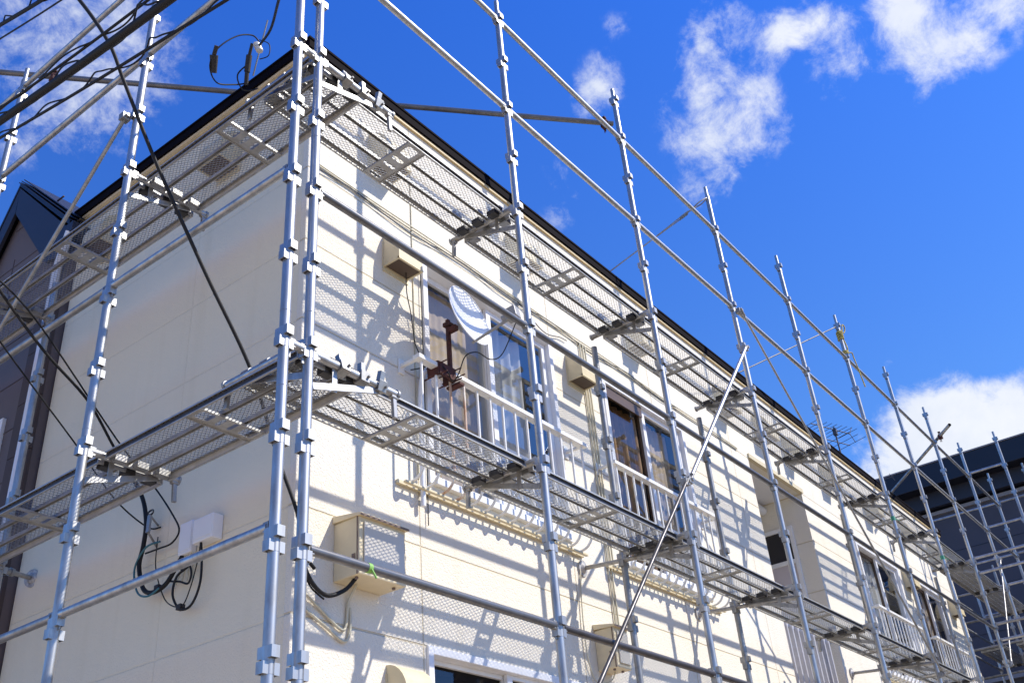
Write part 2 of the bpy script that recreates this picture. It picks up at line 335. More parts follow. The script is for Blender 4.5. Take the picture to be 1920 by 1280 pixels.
for (a, b, c, d) in holes:
    y1 = WY0 + T
    wf.add([(a, WY0, c), (a, y1, c), (a, y1, d), (a, WY0, d)], [(0, 1, 2, 3)]); wf.add([(b, WY0, c), (b, y1, c), (b, y1, d), (b, WY0, d)], [(3, 2, 1, 0)])
    wf.add([(a, WY0, d), (a, y1, d), (b, y1, d), (b, WY0, d)], [(0, 1, 2, 3)])
    if c > 0: wf.add([(a, WY0, c), (a, y1, c), (b, y1, c), (b, WY0, c)], [(3, 2, 1, 0)])
def fix_wall(o, m):  # put seams at world heights although the mesh is offset by the parent's origin
    return o
# wall objects keep their own world-space mesh: parent offset undone by location
def wchild(mb, name, m, parent, org=BO, bevel=0.0):
    o = mb.build(name, m, parent, bevel); o.location = -Vector(org); return o
wchild(wf, 'front_wall', M['wallf'], bld)
wl = MB().add([(WX0, WY0, 0), (WX0, WY1, 0), (WX0, WY1, ZT), (WX0, WY0, ZT)], [(3, 2, 1, 0)][::-1] and [(0, 3, 2, 1)])
wchild(wl, 'side_wall', M['walll'], bld)
we = MB().add([(WX1, WY0, 0), (WX1, WY1, 0), (WX1, WY1, ZT), (WX1, WY0, ZT)], [(0, 1, 2, 3)]).add([(WX0, WY1, 0), (WX1, WY1, 0), (WX1, WY1, ZT), (WX0, WY1, ZT)], [(3, 2, 1, 0)])
wchild(we, 'rear_wall', M['walll'], bld)
# corner trim
ct = MB().box((WX0 - .006, WY0 - .006, 0), (WX0 + .05, WY0 + .05, ZT - .002)); wchild(ct, 'corner_trim', M['wallf'], bld, bevel=.01)
# roof: slab with black coping and ochre board underneath
EX, EY = .060, .036
rf = MB().box((WX0 - EX + .02, WY0 - EY + .02, ZT + .046), (WX1 + EX - .02, WY1 + EX - .02, ZT + .075)); roof = wchild(rf, 'roof', M['roofm'], bld)
cp = MB()
def ring(mb, x0, x1, y0, y1, z0, z1, t):
    mb.box((x0, y0, z0), (x1, y0 + t, z1)); mb.box((x0, y1 - t, z0), (x1, y1, z1)); mb.box((x0, y0 + t, z0), (x0 + t, y1 - t, z1)); mb.box((x1 - t, y0 + t, z0), (x1, y1 - t, z1))
ring(cp, WX0 - EX, WX1 + EX, WY0 - EY, WY1 + EX, ZT + .006, ZT + .090, .018)
ring(cp, WX0 - EX - .008, WX1 + EX + .008, WY0 - EY - .008, WY1 + EX + .008, ZT + .080, ZT + .099, .06)
c_ = cp.build('roof_coping', M['flash'], roof)
sf = MB().box((WX0 - EX + .02, WY0 - EY + .02, ZT - .003), (WX1 + EX - .02, WY1 + EX - .02, ZT + .045)); s_ = sf.build('eaves_board', M['creamboard'], roof)
sf = MB(); ring(sf, WX0 - .022, WX1 + .022, WY0 - .022, WY1 + .022, ZT - .026, ZT - .004, .0215); sf.build('eaves_moulding', M['soffit'], roof)

# windows
def curtain(x0, x1, z0, z1, y, amp=.02, per=.11):
    mb = MB(); n = int((x1 - x0) / .012); v = []
    for i in range(n + 1):
        x = x0 + (x1 - x0) * i / n; yy = y + amp * math.sin(x * 2 * math.pi / per + math.sin(x * 9)) + amp * .4 * math.sin(x * 91)
        v += [(x, yy, z0), (x, yy + .004 * math.sin(x * 40), z1)]
    mb.add(v, [(2 * i, 2 * i + 2, 2 * i + 3, 2 * i + 1) for i in range(n)], True); return mb
def window(x0, x1, z0, z1, fm='white', style=0, midrail=.52, label=None):
    fr = MB(); y0, y1 = WY0 - .018, WY0 + .10; w = .048 if style == 3 else .05
    fr.box((x0, y0, z0), (x0 + w, y1, z1)); fr.box((x1 - w, y0, z0), (x1, y1, z1)); fr.box((x0 + w, y0, z1 - w), (x1 - w, y1, z1)); fr.box((x0 + w, y0 - .02, z0), (x1 - w, y1, z0 + w))
    f = wchild(fr, 'window', M[fm], bld, bevel=.004)
    if label: f['label'] = label
    xm = (x0 + x1) / 2
    for (a, b, yy, k) in ((x0 + w, xm + .03, WY0 + .060, 0), (xm - .03, x1 - w, WY0 + .022, 1)):
        sw = .055; sm = MB(); za, zb = z0 + w, z1 - w
        sm.box((a, yy, za), (a + sw, yy + .03, zb)); sm.box((b - sw, yy, za), (b, yy + .03, zb)); sm.box((a + sw, yy, zb - (.028 if style == 3 else .05)), (b - sw, yy + .03, zb)); sm.box((a + sw, yy, za), (b - sw, yy + .03, za + .07))
        if midrail: sm.box((a + sw, yy, z0 + midrail), (b - sw, yy + .03, z0 + midrail + .05))
        mm = 'white' if (style in (0, 3) or k == 1) else 'brownf'
        sm.build('sash', M[mm], f, bevel=.003)
        p = MB().add([(a + sw, yy + .015, za + .07), (b - sw, yy + .015, za + .07), (b - sw, yy + .015, zb - .05), (a + sw, yy + .015, zb - .05)], [(0, 1, 2, 3)])
        p.build('pane', M['glassr'] if (k == 1 and style != 1) else M['glass'], f)
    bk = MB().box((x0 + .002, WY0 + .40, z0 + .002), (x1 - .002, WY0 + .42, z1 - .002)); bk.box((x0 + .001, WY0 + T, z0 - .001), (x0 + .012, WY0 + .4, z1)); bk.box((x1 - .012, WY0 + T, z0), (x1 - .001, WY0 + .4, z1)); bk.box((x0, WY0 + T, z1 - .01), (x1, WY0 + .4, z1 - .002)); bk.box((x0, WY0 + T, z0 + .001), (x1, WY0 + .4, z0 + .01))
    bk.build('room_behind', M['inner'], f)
    if style == 0:
        curtain(x0 + .06, xm - .02, z0 + .06, z1 - .06, WY0 + .16, .008, .3).build('curtain', M['curtain'], f)
        curtain(xm + .02, xm + .55, z0 + .06, z1 - .06, WY0 + .17, .025, .12).build('curtain', M['curtw'], f)
    elif style == 1:
        curtain(x0 + .30, x1 - .62, z0 + .06, z1 - .06, WY0 + .18, .02, .12).build('curtain', M['curtb'], f)
        curtain(x1 - .62, x1 - .08, z0 + .06, z1 - .06, WY0 + .17, .012, .2).build('curtain', M['curtain'], f)
    elif style == 2:
        curtain(x0 + .06, x1 - .3, z0 + .06, z1 - .06, WY0 + .17, .02, .14).build('curtain', M['curtw'], f)
    return f
window(*WIN[0], style=0); window(*WIN[1], style=1, label='window with brown inner frame and brown curtains'); window(*WIN[2], style=2); window(*WIN[3], style=1); window(*LOW[0], style=3, midrail=0); window(*LOW[1], style=3, midrail=0)
# bronze head panel of the second window
hb = MB().box((4.335, WY0 + .004, 5.80), (4.98, WY0 + .019, 5.912)); wchild(hb, 'window_head_panel', M['brownf'], bld)

# window railings (bellied bars turning in to the wall at the foot)
def railing(x0, x1, zt=4.97, zb=4.12, n=14, rusty=()):
    yo, yw = .755, WY0
    r = empty('window_railing', (x0, yo, zb)); r.parent = bld; r.location = Vector((x0, yo, zb)) - BO
    og = Vector((x0, yo, zb))
    def part(mb, name, m): o = mb.build(name, m, r, .003); o.location = -og; return o
    part(MB().box((x0 - .02, yo - .030, zt - .018), (x1 + .02, yo + .030, zt + .014)), 'top_rail', M['rail'])
    part(MB().box((x0 - .06, yw - .022, zb - .014), (x1 + .06, yw - .001, zb + .012)).box((x0 - .04, yw - .072, zb - .020), (x1 + .04, yw - .048, zb - .004)), 'bottom_rail', M['hood'])
    for xe in (x0 - .004, x1 - .022):
        part(MB().box((xe, yo + .03, zt - .014), (xe + .026, yw - .001, zt + .010)).box((xe - .015, yw - .012, zt - .06), (xe + .04, yw - .0005, zt + .05)), 'end_arm', M['rail'])
    for i in range(n):
        x = x0 + .03 + (x1 - x0 - .06) * i / (n - 1)
        P = [(x, yo, zt - .015), (x, yo, zb + .5), (x, yo, zb + .13)] + [(x, yo + .105 * (1 - math.cos(R_(t))), zb + .118 - .110 * math.sin(R_(t))) for t in (10, 25, 40, 55, 70, 85)] + [(x, yo + .125, zb + .006)]
        mb = MB().path(P, .0095, 8, 2)
        part(mb, 'baluster', M['railrust'] if i in rusty else M['rail'])
    return r
railing(1.62, 3.56, rusty=(2, 3)); railing(4.01, 5.83); railing(10.15, 11.95); railing(12.45, 14.2)

# vent hoods
def hood_mesh(w, d, h):
    mb = MB(); n = 7; prof = [(0, 0)]  # profile in (y outwards negative, z)
    for i in range(n + 1):
        t = i / n * math.pi / 2; prof.append((-d * math.cos(t) if False else -d * math.cos(t) ** .8 if math.cos(t) > 0 else 0, h * .45 + h * .55 * math.sin(t)))
    prof = [(0, 0), (-d, 0)] + [(-d * max(math.cos(i / n * math.pi / 2), 0), h * .28 + h * .72 * math.sin(i / n * math.pi / 2)) for i in range(n + 1)]
    t_ = .008
    k = len(prof)
    v = [(x, y, z) for x in (0, w) for (y, z) in prof]
    f = [(i, (i + 1) % k, k + (i + 1) % k, k + i) for i in range(1, k)]
    mb.add(v, f); mb.add([v[i] for i in range(k)], [tuple(range(k))[::-1]]); mb.add([v[k + i] for i in range(k)], [tuple(range(k))])
    # rim around the open underside
    mb.box((-.004, -d - .004, -.012), (w + .004, -d + .012, .006)); mb.box((-.004, -d, -.012), (.010, 0, .006)); mb.box((w - .010, -d, -.012), (w + .004, 0, .006))
    mb.box((-.008, -.010, -.045), (w + .008, 0, h * .8))
    return mb.mesh('vent_hood', M['hood'])
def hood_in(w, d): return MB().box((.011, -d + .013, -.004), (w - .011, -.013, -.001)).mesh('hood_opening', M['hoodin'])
hm1, hi1 = hood_mesh(.24, .155, .25), hood_in(.24, .15); hm2, hi2 = hood_mesh(.25, .19, .30), hood_in(.25, .19)
for (x, z, a) in [(1.47, 5.715, 0), (3.72, 5.70, 0), (12.28, 5.70, 0), (14.48, 5.70, 0), (1.46, 2.74, 0)] + [(xx, 6.53, 1) for xx in (1.33, 2.98, 4.88, 6.76, 7.75, 8.58, 9.75, 11.3, 12.7, 14.2)]:
    h = inst(hm2 if a else hm1, 'vent_hood', bld, Vector((x, WY0, z)) - BO); inst(hi2 if a else hi1, 'hood_opening', h)
for (y, z) in ((1.90, 6.60), (3.35, 6.62)):
    h = inst(hm2, 'vent_hood', bld, Vector((WX0, y, z)) - BO, (0, 0, -math.pi / 2)); inst(hi2, 'hood_opening', h)

# recessed porch
px0, px1, pz, pd = PORCH[0], PORCH[1], PORCH[3], 2.9
pm = MB().add([(px1, WY0 + T, 0), (px1, pd, 0), (px1, pd, pz), (px1, WY0 + T, pz)], [(0, 1, 2, 3)]).add([(px0, WY0 + T, 0), (px0, pd, 0), (px0, pd, pz), (px0, WY0 + T, pz)], [(3, 2, 1, 0)])
pm.add([(px0, pd, 0), (px1, pd, 0), (px1, pd, pz), (px0, pd, pz)], [(3, 2, 1, 0)]); pm.box((px0 + .001, WY0 + .25, 3.80), (px1 - .001, pd, 3.98))
wchild(pm, 'porch_wall', M['wallf'], bld)
wchild(MB().box((px0, WY0 + T, pz), (px1, pd, pz + .02)), 'porch_ceiling', M['boxw'], bld)
wchild(MB().box((px0, WY0 - .02, pz - .002), (px1 + .02, WY0 + .03, pz + .05)), 'porch_lintel', M['hood'], bld)
# door on the side wall of the porch
dx = px1; fr = MB(); ya, yb, zt_ = 1.13, 2.05, 5.80
fr.box((dx - .03, ya, 3.98), (dx + .02, ya + .05, zt_)); fr.box((dx - .03, yb - .05, 3.98), (dx + .02, yb, zt_)); fr.box((dx - .03, ya + .05, zt_ - .05), (dx + .02, yb - .05, zt_)); fr.box((dx - .028, ya + .05, 5.34), (dx + .018, yb - .05, 5.39))
df = wchild(fr, 'entrance_door_frame', M['white'], bld, bevel=.003)
MB().box((dx - .010, ya + .05, 3.98), (dx + .01, yb - .05, 5.34)).box((dx - .016, ya + .12, 4.1), (dx - .011, yb - .12, 4.12)).build('door', M['door'], df)
MB().box((dx - .012, ya + .05, 5.39), (dx + .008, yb - .05, 5.75)).build('transom', M['inner'], df)
wchild(MB().tube((7.42, 1.45, 6.08), (8.84, 1.45, 6.08), .055, 14), 'porch_pipe', M['boxw'], bld)
fs = MB()
for i in range(10):
    x = 7.42 + i * .142; fs.box((x, .97, .5), (x + .028, 1.05, 4.38))
fs.box((7.38, 1.0, 4.33), (8.84, 1.03, 4.37)); wchild(fs, 'louvred_screen', M['fin'], bld)
# conduits on the wall
cd = MB()
for k, dz in enumerate((0, .022)):
    P = [(x, WY0 - .012, 6.205 + dz + .006 * math.sin(x * 3 + k) - .008 * (x - .8)) for x in [.78 + .45 * i for i in range(15)]]; cd.path(P, .0055, 6, 2)
for x, z0, z1 in ((3.965, 3.55, 6.18), (4.01, 3.4, 6.18), (4.05, 4.1, 6.17)): cd.path([(x, WY0 - .014, z1), (x + .008, WY0 - .012, (z0 + z1) / 2), (x, WY0 - .014, z0)], .008, 6, 3)
cd.path([(1.775, WY0 - .004, 6.9), (1.775, WY0 - .004, 4.2)], .006, 6, 1)
wchild(cd, 'wall_conduit', M['beigec'], bld)
wc = MB().path([(3.05 + .1 * i, WY0 - .018, 6.12 + .05 * math.cos(i * .9) - .01 * i) for i in range(8)], .004, 6, 4)
wc.path([(.8 + .33 * i, WY0 - .016, 6.17 + .028 * math.sin(i * 1.7)) for i in range(16)], .0038, 6, 4)
wchild(wc, 'wall_wire', M['blackr'], bld)
wp = MB().path([(1.86, WY0 - .08, 5.0), (1.80, WY0 - .07, 4.97), (1.775, WY0 - .05, 4.88), (1.77, WY0 - .04, 4.6), (1.77, WY0 - .04, 4.0)], .017, 10, 4)
wchild(wp, 'drain_pipe', M['boxw'], bld)

# ------------------------------------------------------------------ scaffold kit
K0, KH = 5.9, .475
def zk(k): return K0 + KH * k
def pocket_mesh():
    mb = MB(); w, d, h, t, r = .040, .020, .046, .005, .021
    for (ax, sg, dz) in ((0, 1, -.03), (0, -1, -.03), (1, 1, .03), (1, -1, .03)):
        def bx(a0, a1, b0, b1, z0, z1):  # a: outward, b: sideways
            if ax == 0: mb.box((sg * a0, b0, z0), (sg * a1, b1, z1))
            else: mb.box((b0, sg * a0, z0), (b1, sg * a1, z1))
        z0, z1 = dz - h / 2, dz + h / 2
        bx(r + d - t, r + d, -w / 2, w / 2, z0, z1); bx(r * .4, r + d - t, -w / 2, -w / 2 + t, z0, z1); bx(r * .4, r + d - t, w / 2 - t, w / 2, z0, z1)
    mb.tube((0, 0, -.052), (0, 0, .052), .0254, 16, caps=True)
    return mb.mesh('wedge_pocket', M['galv'])
POCK = pocket_mesh(); POCK2 = POCK.copy(); POCK2.materials[0] = M['galv2']
PG = 'galvanised scaffold poles'
def pole(x, y, ztop, label, pock, spigot=True, old=False, zbot=0.0, joints=(), tilt=0):
    r = empty('scaffold_pole', (x, y, 0), label, 'scaffold pole', PG); m = M['galv2'] if old else M['galv']
    mb = MB().tube((0, 0, zbot + .1), (0, 0, ztop), .0243, 18)
    for j in joints: mb.tube((0, 0, j), (0, 0, j + .006), .0256, 18)
    mb.build('pole_tube', m, r)
    MB().tube((0, 0, zbot + .02), (0, 0, zbot + .3), .017, 10).box((-.07, -.07, zbot + .005), (.07, .07, zbot + .014)).tube((0, 0, zbot + .13), (0, 0, zbot + .16), .045, 8).build('base_jack', M['galv2'], r)
    if spigot: MB().tube((0, 0, ztop - .002), (0, 0, ztop + .13), .0175, 14).build('spigot', m, r)
    for k in pock: inst(POCK2 if old else POCK, 'wedge_pocket', r, (0, 0, zk(k)))
    return r
XP = [0, 1.827, 3.635, 5.464, 7.272, 9.092, 10.924, 12.70, 14.53, 16.36]
ORD = ['first', 'second', 'third', 'fourth', 'fifth', 'sixth', 'seventh', 'eighth', 'ninth', 'tenth', 'eleventh']
TOPK = {0: 9.3, 1: zk(4) + .09, 2: zk(5) + .03, 3: zk(5) - .02, 4: zk(5) + .05, 5: zk(5) + .06, 6: zk(5) + .03, 7: zk(5) + .03, 8: zk(5) + .03, 9: zk(5) + .03}
allk = list(range(-11, 6))
for i, x in enumerate(XP):
    lab = ('right-hand one of the two close scaffold poles at the building corner' if i == 0 else 'galvanised pole of the outer front row, %s counting from the corner pair' % ORD[i])
    tk = [k for k in allk if zk(k) < TOPK[i] + .02]
    pole(x, 0, TOPK[i], lab, tk, joints=(zk(0) + .3 - .9, zk(-4) + .2, zk(2) + .11))
AX, AY = -.146, [0, 1.536, 3.352, 5.17]
pole(AX, 0, 9.4, 'left-hand and nearest of the two close scaffold poles at the building corner', allk + [6], joints=(zk(-4) + .14, zk(-4) - .25))
pole(AX, 1.536, 8.6, 'pole standing alone before the middle of the shaded side wall, lit down its edge', allk + [5], joints=(zk(-3), zk(-4) + .1))
pole(AX, 3.352, zk(4) + .14, 'pole at the far left edge of the photo against the sky', allk[:-1])
for xi, tk in ((2, 0), (3, 0), (5, 0), (7, 0)):
    pole(XP[xi], .575, zk(tk) - .06, 'inner pole close to the wall, behind the %s front pole from the corner' % ORD[xi], list(range(-11, 0)), spigot=False, old=True)
pole(.45, 3.40, zk(0) + .35, 'pole in front of the brown house wall beneath the upper side deck', list(range(-11, 1)), spigot=False)

# guard rails: tube with wedge ends
GR = 'horizontal guard rails of the scaffold'
def rail_tube(p, q, label, old=False, dark=False, name='guard_rail', cat='guard rail', group=GR, r=.0213, ends=True):
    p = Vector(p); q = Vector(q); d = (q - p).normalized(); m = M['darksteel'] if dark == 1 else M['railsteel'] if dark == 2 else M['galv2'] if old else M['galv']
    root = empty(name, p, label, cat, group); g0 = .035 if ends else 0
    MB().tube(d * g0, (q - p) - d * g0, r, 14).build('rail_tube', m, root)
    if ends:
        for (o, sgn) in ((Vector((0, 0, 0)), 1), (q - p, -1)):
            e = MB(); c = o + d * (.040 * sgn)
            e.bar(o + d * (.026 * sgn), o + d * (.058 * sgn), .030, .044); e.bar(c + Vector((0, 0, .030)) - d * (.008 * sgn), c + Vector((0, 0, -.075)) - d * (.008 * sgn), .006, .016, d)
            e.build('wedge_end', M['galv2'], root, .002)
    return root
bays = ['first', 'second', 'third', 'fourth', 'fifth', 'sixth', 'seventh', 'eighth', 'ninth']
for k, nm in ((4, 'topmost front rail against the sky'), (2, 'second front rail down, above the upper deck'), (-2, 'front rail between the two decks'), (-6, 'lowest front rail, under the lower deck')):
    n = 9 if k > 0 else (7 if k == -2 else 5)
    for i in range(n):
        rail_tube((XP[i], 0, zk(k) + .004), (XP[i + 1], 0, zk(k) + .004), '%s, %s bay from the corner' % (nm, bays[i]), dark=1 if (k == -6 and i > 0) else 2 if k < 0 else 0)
for k, nm in ((4, 'topmost side rail against the sky'), (2, 'second side rail down, against the sky'), (-2, 'side rail crossing the shaded wall below the upper deck'), (-6, 'low side rail crossing the shaded wall below the lower deck')):
    for i in range(3):
        rail_tube((AX, AY[i], zk(k) + .064), (AX, AY[i + 1], zk(k) + .064), '%s, %s bay from the corner' % (nm, bays[i]), old=(i == 1 and k < 0))
# side rails stop at a pole far left
pole(AX, 5.17, zk(4) + .14, 'farthest pole of the side row, left of the brown house', allk[:-1])

# brackets: arm, lower brace, strut, end catch
def bracket(x, y, z, rotz, label, ln=.585, old=True, foot=True, clamp=False):
    m = M['galv3'] if old else M['galv']; r = empty('deck_bracket', (x, y, z), label, 'deck bracket', 'brackets carrying the decks'); r.rotation_euler = (0, 0, rotz)
    a = MB().tube((.03, 0, .0), (ln, 0, .0), .0213, 14).bar((.026, 0, 0), (.058, 0, 0), .032, .046); a.build('arm', m, r)
    MB().tube((ln - .01, 0, 0), (ln + .004, 0, 0), .027, 14).build('arm_end', M['galv2'], r)
    MB().bar((.030, 0, -.165), (ln * .78, 0, -.024), .008, .034).build('brace', m, r, .001)
    MB().bar((.17, .006, -.012), (.17, .006, -.140), .005, .030, (1, 0, 0)).build('strut', m, r)
    if foot:
        MB().bar((ln - .022, 0, -.018), (ln - .014, 0, -.135), .020, .026, (1, 0, 0)).bar((ln - .045, 0, -.02), (ln + .005, 0, -.02), .03, .02).build('end_catch', M['galv2'], r, .004)
    return r
ZF, ZS = .042, -.012   # arm heights above the level for the front (upper pockets) and the side (lower pockets)
for k, nm in ((0, 'upper'), (-4, 'lower')):
    for i in range(0, 8 if k == 0 else 7):
        bracket(XP[i], 0, zk(k) + ZF, math.pi / 2, '%s deck bracket reaching to the sunlit wall from the %s front pole' % (nm, ORD[i]), old=(i % 3 != 0), foot=(i in (1, 4, 6) or i == 0))
    for i in range(1, 4):
        bracket(AX, AY[i], zk(k) + ZS, 0, '%s deck bracket on the shaded side, %s pole from the corner' % (nm, ORD[i]), old=(i == 2))
    bracket(0, 0, zk(k) + ZS, 0, '%s corner bracket with wedge clips pointing along the front wall' % nm, old=False, ln=.585)
    # short link between the corner pair
    rail_tube((AX, 0, zk(k) + ZS), (0, 0, zk(k) + ZS), 'short %s tube joining the corner pair of poles' % nm, name='link_tube', cat='link tube', group='short links of the corner poles')
    # wedge clips on the corner arm
    for j, q in enumerate((.21, .34, .46)):
        c = MB(); c.bar((q - .012, 0, .062), (q + .012, 0, .062), .05, .052); c.box((q - .03, -.032, -.03), (q + .03, .032, .036)); c.bar((q + .03, 0, .05), (q - .02, -.0, -.06), .010, .02)
        for p_ in (0,): pass
        o = MB(); o.bar((0, 0, .026), (0, 0, .080), .028, .030, (1, 0, 0)); o.box((-.028, -.027, -.030), (.028, .027, -.020)); o.box((-.028, -.030, -.030), (.028, -.0225, .028)); o.box((-.028, .0225, -.030), (.028, .030, .028)); o.tube((.016, -.045, .0), (.016, -.02, .0), .007, 8)
        ob = o.build('pipe_clip', M['galv2'], None, .002); ob.location = (q, 0, zk(k) + ZS); ob.rotation_euler = (R_(15 * (j - 1)), 0, 0)
        tag(ob, 'steel clip on the %s corner arm, %s from the poles' % (nm, ORD[j]), 'pipe clip', 'clips on the corner arms')

# decks -------------------------------------------------------------
DL, DW = 1.815, .41
def make_deck(loc, label, plank=False):
    r = empty('scaffold_deck', loc, label, 'scaffold deck', 'walkway decks of the scaffold')
    for y0, y1, lp in ((0, .006, .028), (DW - .006, DW, -.028)):
        out = y0 if lp > 0 else y1; inn = out + lp * .45; s = MB()
        wy = inn if lp > 0 else out; MB().box((.0352, wy, -.0358), (DL - .0352, wy + (.003 if lp > 0 else -.003), .004)).build('rail_web', M['darksteel'] if lp > 0 else M['decklight'], r); s.box((.035, out, -.039), (DL - .035, inn, -.0362)); s.box((.035, out, .0042), (DL - .035, inn + (.010 if lp > 0 else -.010), .0072))  # outer web coloured for its recess shade, inner web for bounced light
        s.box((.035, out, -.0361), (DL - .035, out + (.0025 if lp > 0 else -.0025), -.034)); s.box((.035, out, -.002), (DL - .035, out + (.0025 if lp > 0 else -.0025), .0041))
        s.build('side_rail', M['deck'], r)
    for x0 in (.035, DL - .041): MB().box((x0, .0062, -.036), (x0 + .006, DW - .0062, .0)).build('end_beam', M['deck'], r)
    if not plank:
        fm = MB(); a, b = .042, DL - .042; c, d = .008, DW - .008; P = .044; sl = .021 / .044
        # two families of diagonal strands of expanded metal
        for fam, zz in ((1, .0), (-1, .0018)):
            n = int((b - a + (d - c) / sl) / P) + 2
            for i in range(-int((d - c) / sl / P) - 1, n):
                xs_ = a + i * P
                if fam == 1: p0, p1 = (xs_, c), (xs_ + (d - c) / sl, d)
                else: p0, p1 = (xs_, d), (xs_ + (d - c) / sl, c)
                (x0, y0), (x1, y1) = p0, p1
                if x1 <= a or x0 >= b: continue
                if x0 < a: t = (a - x0) / (x1 - x0); x0, y0 = a, y0 + (y1 - y0) * t
                if x1 > b: t = (b - x0) / (x1 - x0); x1, y1 = b, y0 + (y1 - y0) * t
                if math.hypot(x1 - x0, y1 - y0) < .01: continue
                fm.bar((x0, y0, zz), (x1, y1, zz), .0024, .0030)
        fm.build('mesh_floor', M['mesh'], r)
        for yy in (DW / 3, 2 * DW / 3): MB().box((.042, yy - .012, -.026), (DL - .042, yy - .009, -.003)).box((.042, yy - .009, -.006), (DL - .042, yy + .009, -.003)).box((.042, yy + .009, -.026), (DL - .042, yy + .012, -.003)).build('floor_beam', M['deck'], r)
        cpm = MB(); xc = DL / 2
        plate_with_holes(cpm, xc - .075, xc + .075, .0065, DW - .0065, -.036, -.032, [(xc - .045, xc + .045, .03, .112), (xc - .05, xc + .05, .155, .180), (xc - .05, xc + .05, .228, .253), (xc - .045, xc + .045, .298, .380)], .014)
        cpm.box((xc - .079, .0065, -.046), (xc - .075, DW - .0065, -.032)).box((xc + .075, .0065, -.046), (xc + .079, DW - .0065, -.032))
        cpm.build('centre_plate', M['deck'], r)
    else:
        pm_ = MB(); hs = []
        for row in range(5):
            for q in range(9): hs.append((.10 + q * .185 + .02 * (row % 2), .10 + q * .185 + .12 + .02 * (row % 2), .045 + row * .075, .056 + row * .075))
        plate_with_holes(pm_, .042, DL - .042, .0065, DW - .0065, -.004, .0, hs); pm_.build('slotted_plank', M['deck'], r)
    for ex, sg in ((.038, -1), (DL - .038, 1)):
        for yy in (.07, DW / 2, DW - .07):
            h = MB(); pr = []
            for a in range(7): t = math.pi * a / 6; pr.append((ex + sg * (.028 - .032 * math.cos(t)), .003 + .024 * math.sin(t)))
            pr2 = [(ex + sg * (.028 - .024 * math.cos(math.pi * a / 6)), .003 + .017 * math.sin(math.pi * a / 6)) for a in range(6, -1, -1)]
            poly = pr + pr2
            # ring sector built quad by quad
            for a in range(6):
                h.prism([pr[a], pr[a + 1], pr2[6 - (a + 1)], pr2[6 - a]], 1, yy - .028, yy + .028)
            h.box((min(ex, ex + sg * .004) - .002, yy - .028, -.04), (max(ex, ex + sg * .004) + .002, yy + .028, .006))
            h.box((min(ex, ex - sg * .055), yy - .034, -.042), (max(ex, ex - sg * .055), yy + .034, -.006))
            h.build('hook', M['dark'] if sg > 0 else M['galv2'], r)  # hooks at one end near black, their shadow put into the colour
    return r
proto = make_deck((0, 0, 0), 'x'); protop = make_deck((0, 0, 0), 'x', True)
usedm = usedp = False
def deck(x, y, z, L, label, rotz=0, plank=False):
    global usedm, usedp
    if plank: o = protop if not usedp else copy_tree(protop); usedp = True
    else: o = proto if not usedm else copy_tree(proto); usedm = True
    o.location = (x, y, z); o.rotation_euler = (0, 0, rotz); o.scale = (L / DL, 1, 1); o['label'] = label; return o
DY = .086
for k, nm in ((0, 'upper'), (-4, 'lower')):
    z = zk(k) + ZF + .004
    for i in range(7 if k == 0 else 6):
        deck(XP[i], DY, z, XP[i + 1] - XP[i], '%s mesh deck along the sunlit front, %s bay from the corner' % (nm, bays[i]))
    zs_ = zk(k) + ZS + .004
    for i in range(3):
        deck(AX + .102, AY[i + 1], zs_, AY[i + 1] - AY[i], '%s mesh deck along the shaded side wall, %s bay from the corner' % (nm, bays[i]), -math.pi / 2)
deck(XP[7], DY, zk(0) + ZF + .004, XP[8] - XP[7], 'slotted steel plank deck running past the far end of the building', plank=True)
deck(XP[8], DY, zk(0) + ZF + .004, XP[9] - XP[8], 'slotted steel plank deck at the far right, ending before the dark building', plank=True)

# braces
def brace(p, q, label, r=.0136, n=10, m='galv'):
    p = Vector(p); q = Vector(q); root = empty('diagonal_brace', p, label, 'diagonal brace', 'diagonal braces of the scaffold'); d = q - p; dn = d.normalized()
    MB().tube(dn * .05, d - dn * .05, r, 12).build('brace_tube', M[m], root)
    for o, s in ((Vector((0, 0, 0)), 1), (d, -1)):
        e = MB().bar(o - dn * (.01 * s), o + dn * (.085 * s), .010, .036, (0, 1, 0)).box(tuple(o + Vector((-.028, -.005, -.04))), tuple(o + Vector((.028, .045, .01)))); e.tube(o + Vector((0, -.025, -.015)), o + Vector((0, .02, -.015)), .014, 10)
        e.build('brace_end', M['galv2'], root, .002)
    return root
brace((5.42, -.065, zk(1) - .02), (3.66, -.065, zk(-3) - .02), 'diagonal brace whose bright upper length crosses before the fourth front pole', r=.0165)
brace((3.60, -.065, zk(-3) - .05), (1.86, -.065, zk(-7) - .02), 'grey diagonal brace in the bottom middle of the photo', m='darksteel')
brace((5.50, -.06, zk(2) - .03), (9.05, -.06, zk(-5) + .3), 'long thin diagonal brace falling to the right from the fourth front pole', r=.011, m='galv2')
brace((AX - .06, 1.56, zk(1) - .03), (AX - .06, 4.9, 2.92), 'thin diagonal brace falling to the left across the brown house', r=.0136, m='galv2')
brace((XP[8] - .02, -.05, zk(1) - .0), (XP[9] - 3.6, -.05, zk(-3)), 'diagonal brace near the far right end of the front row', r=.011, m='galv2')

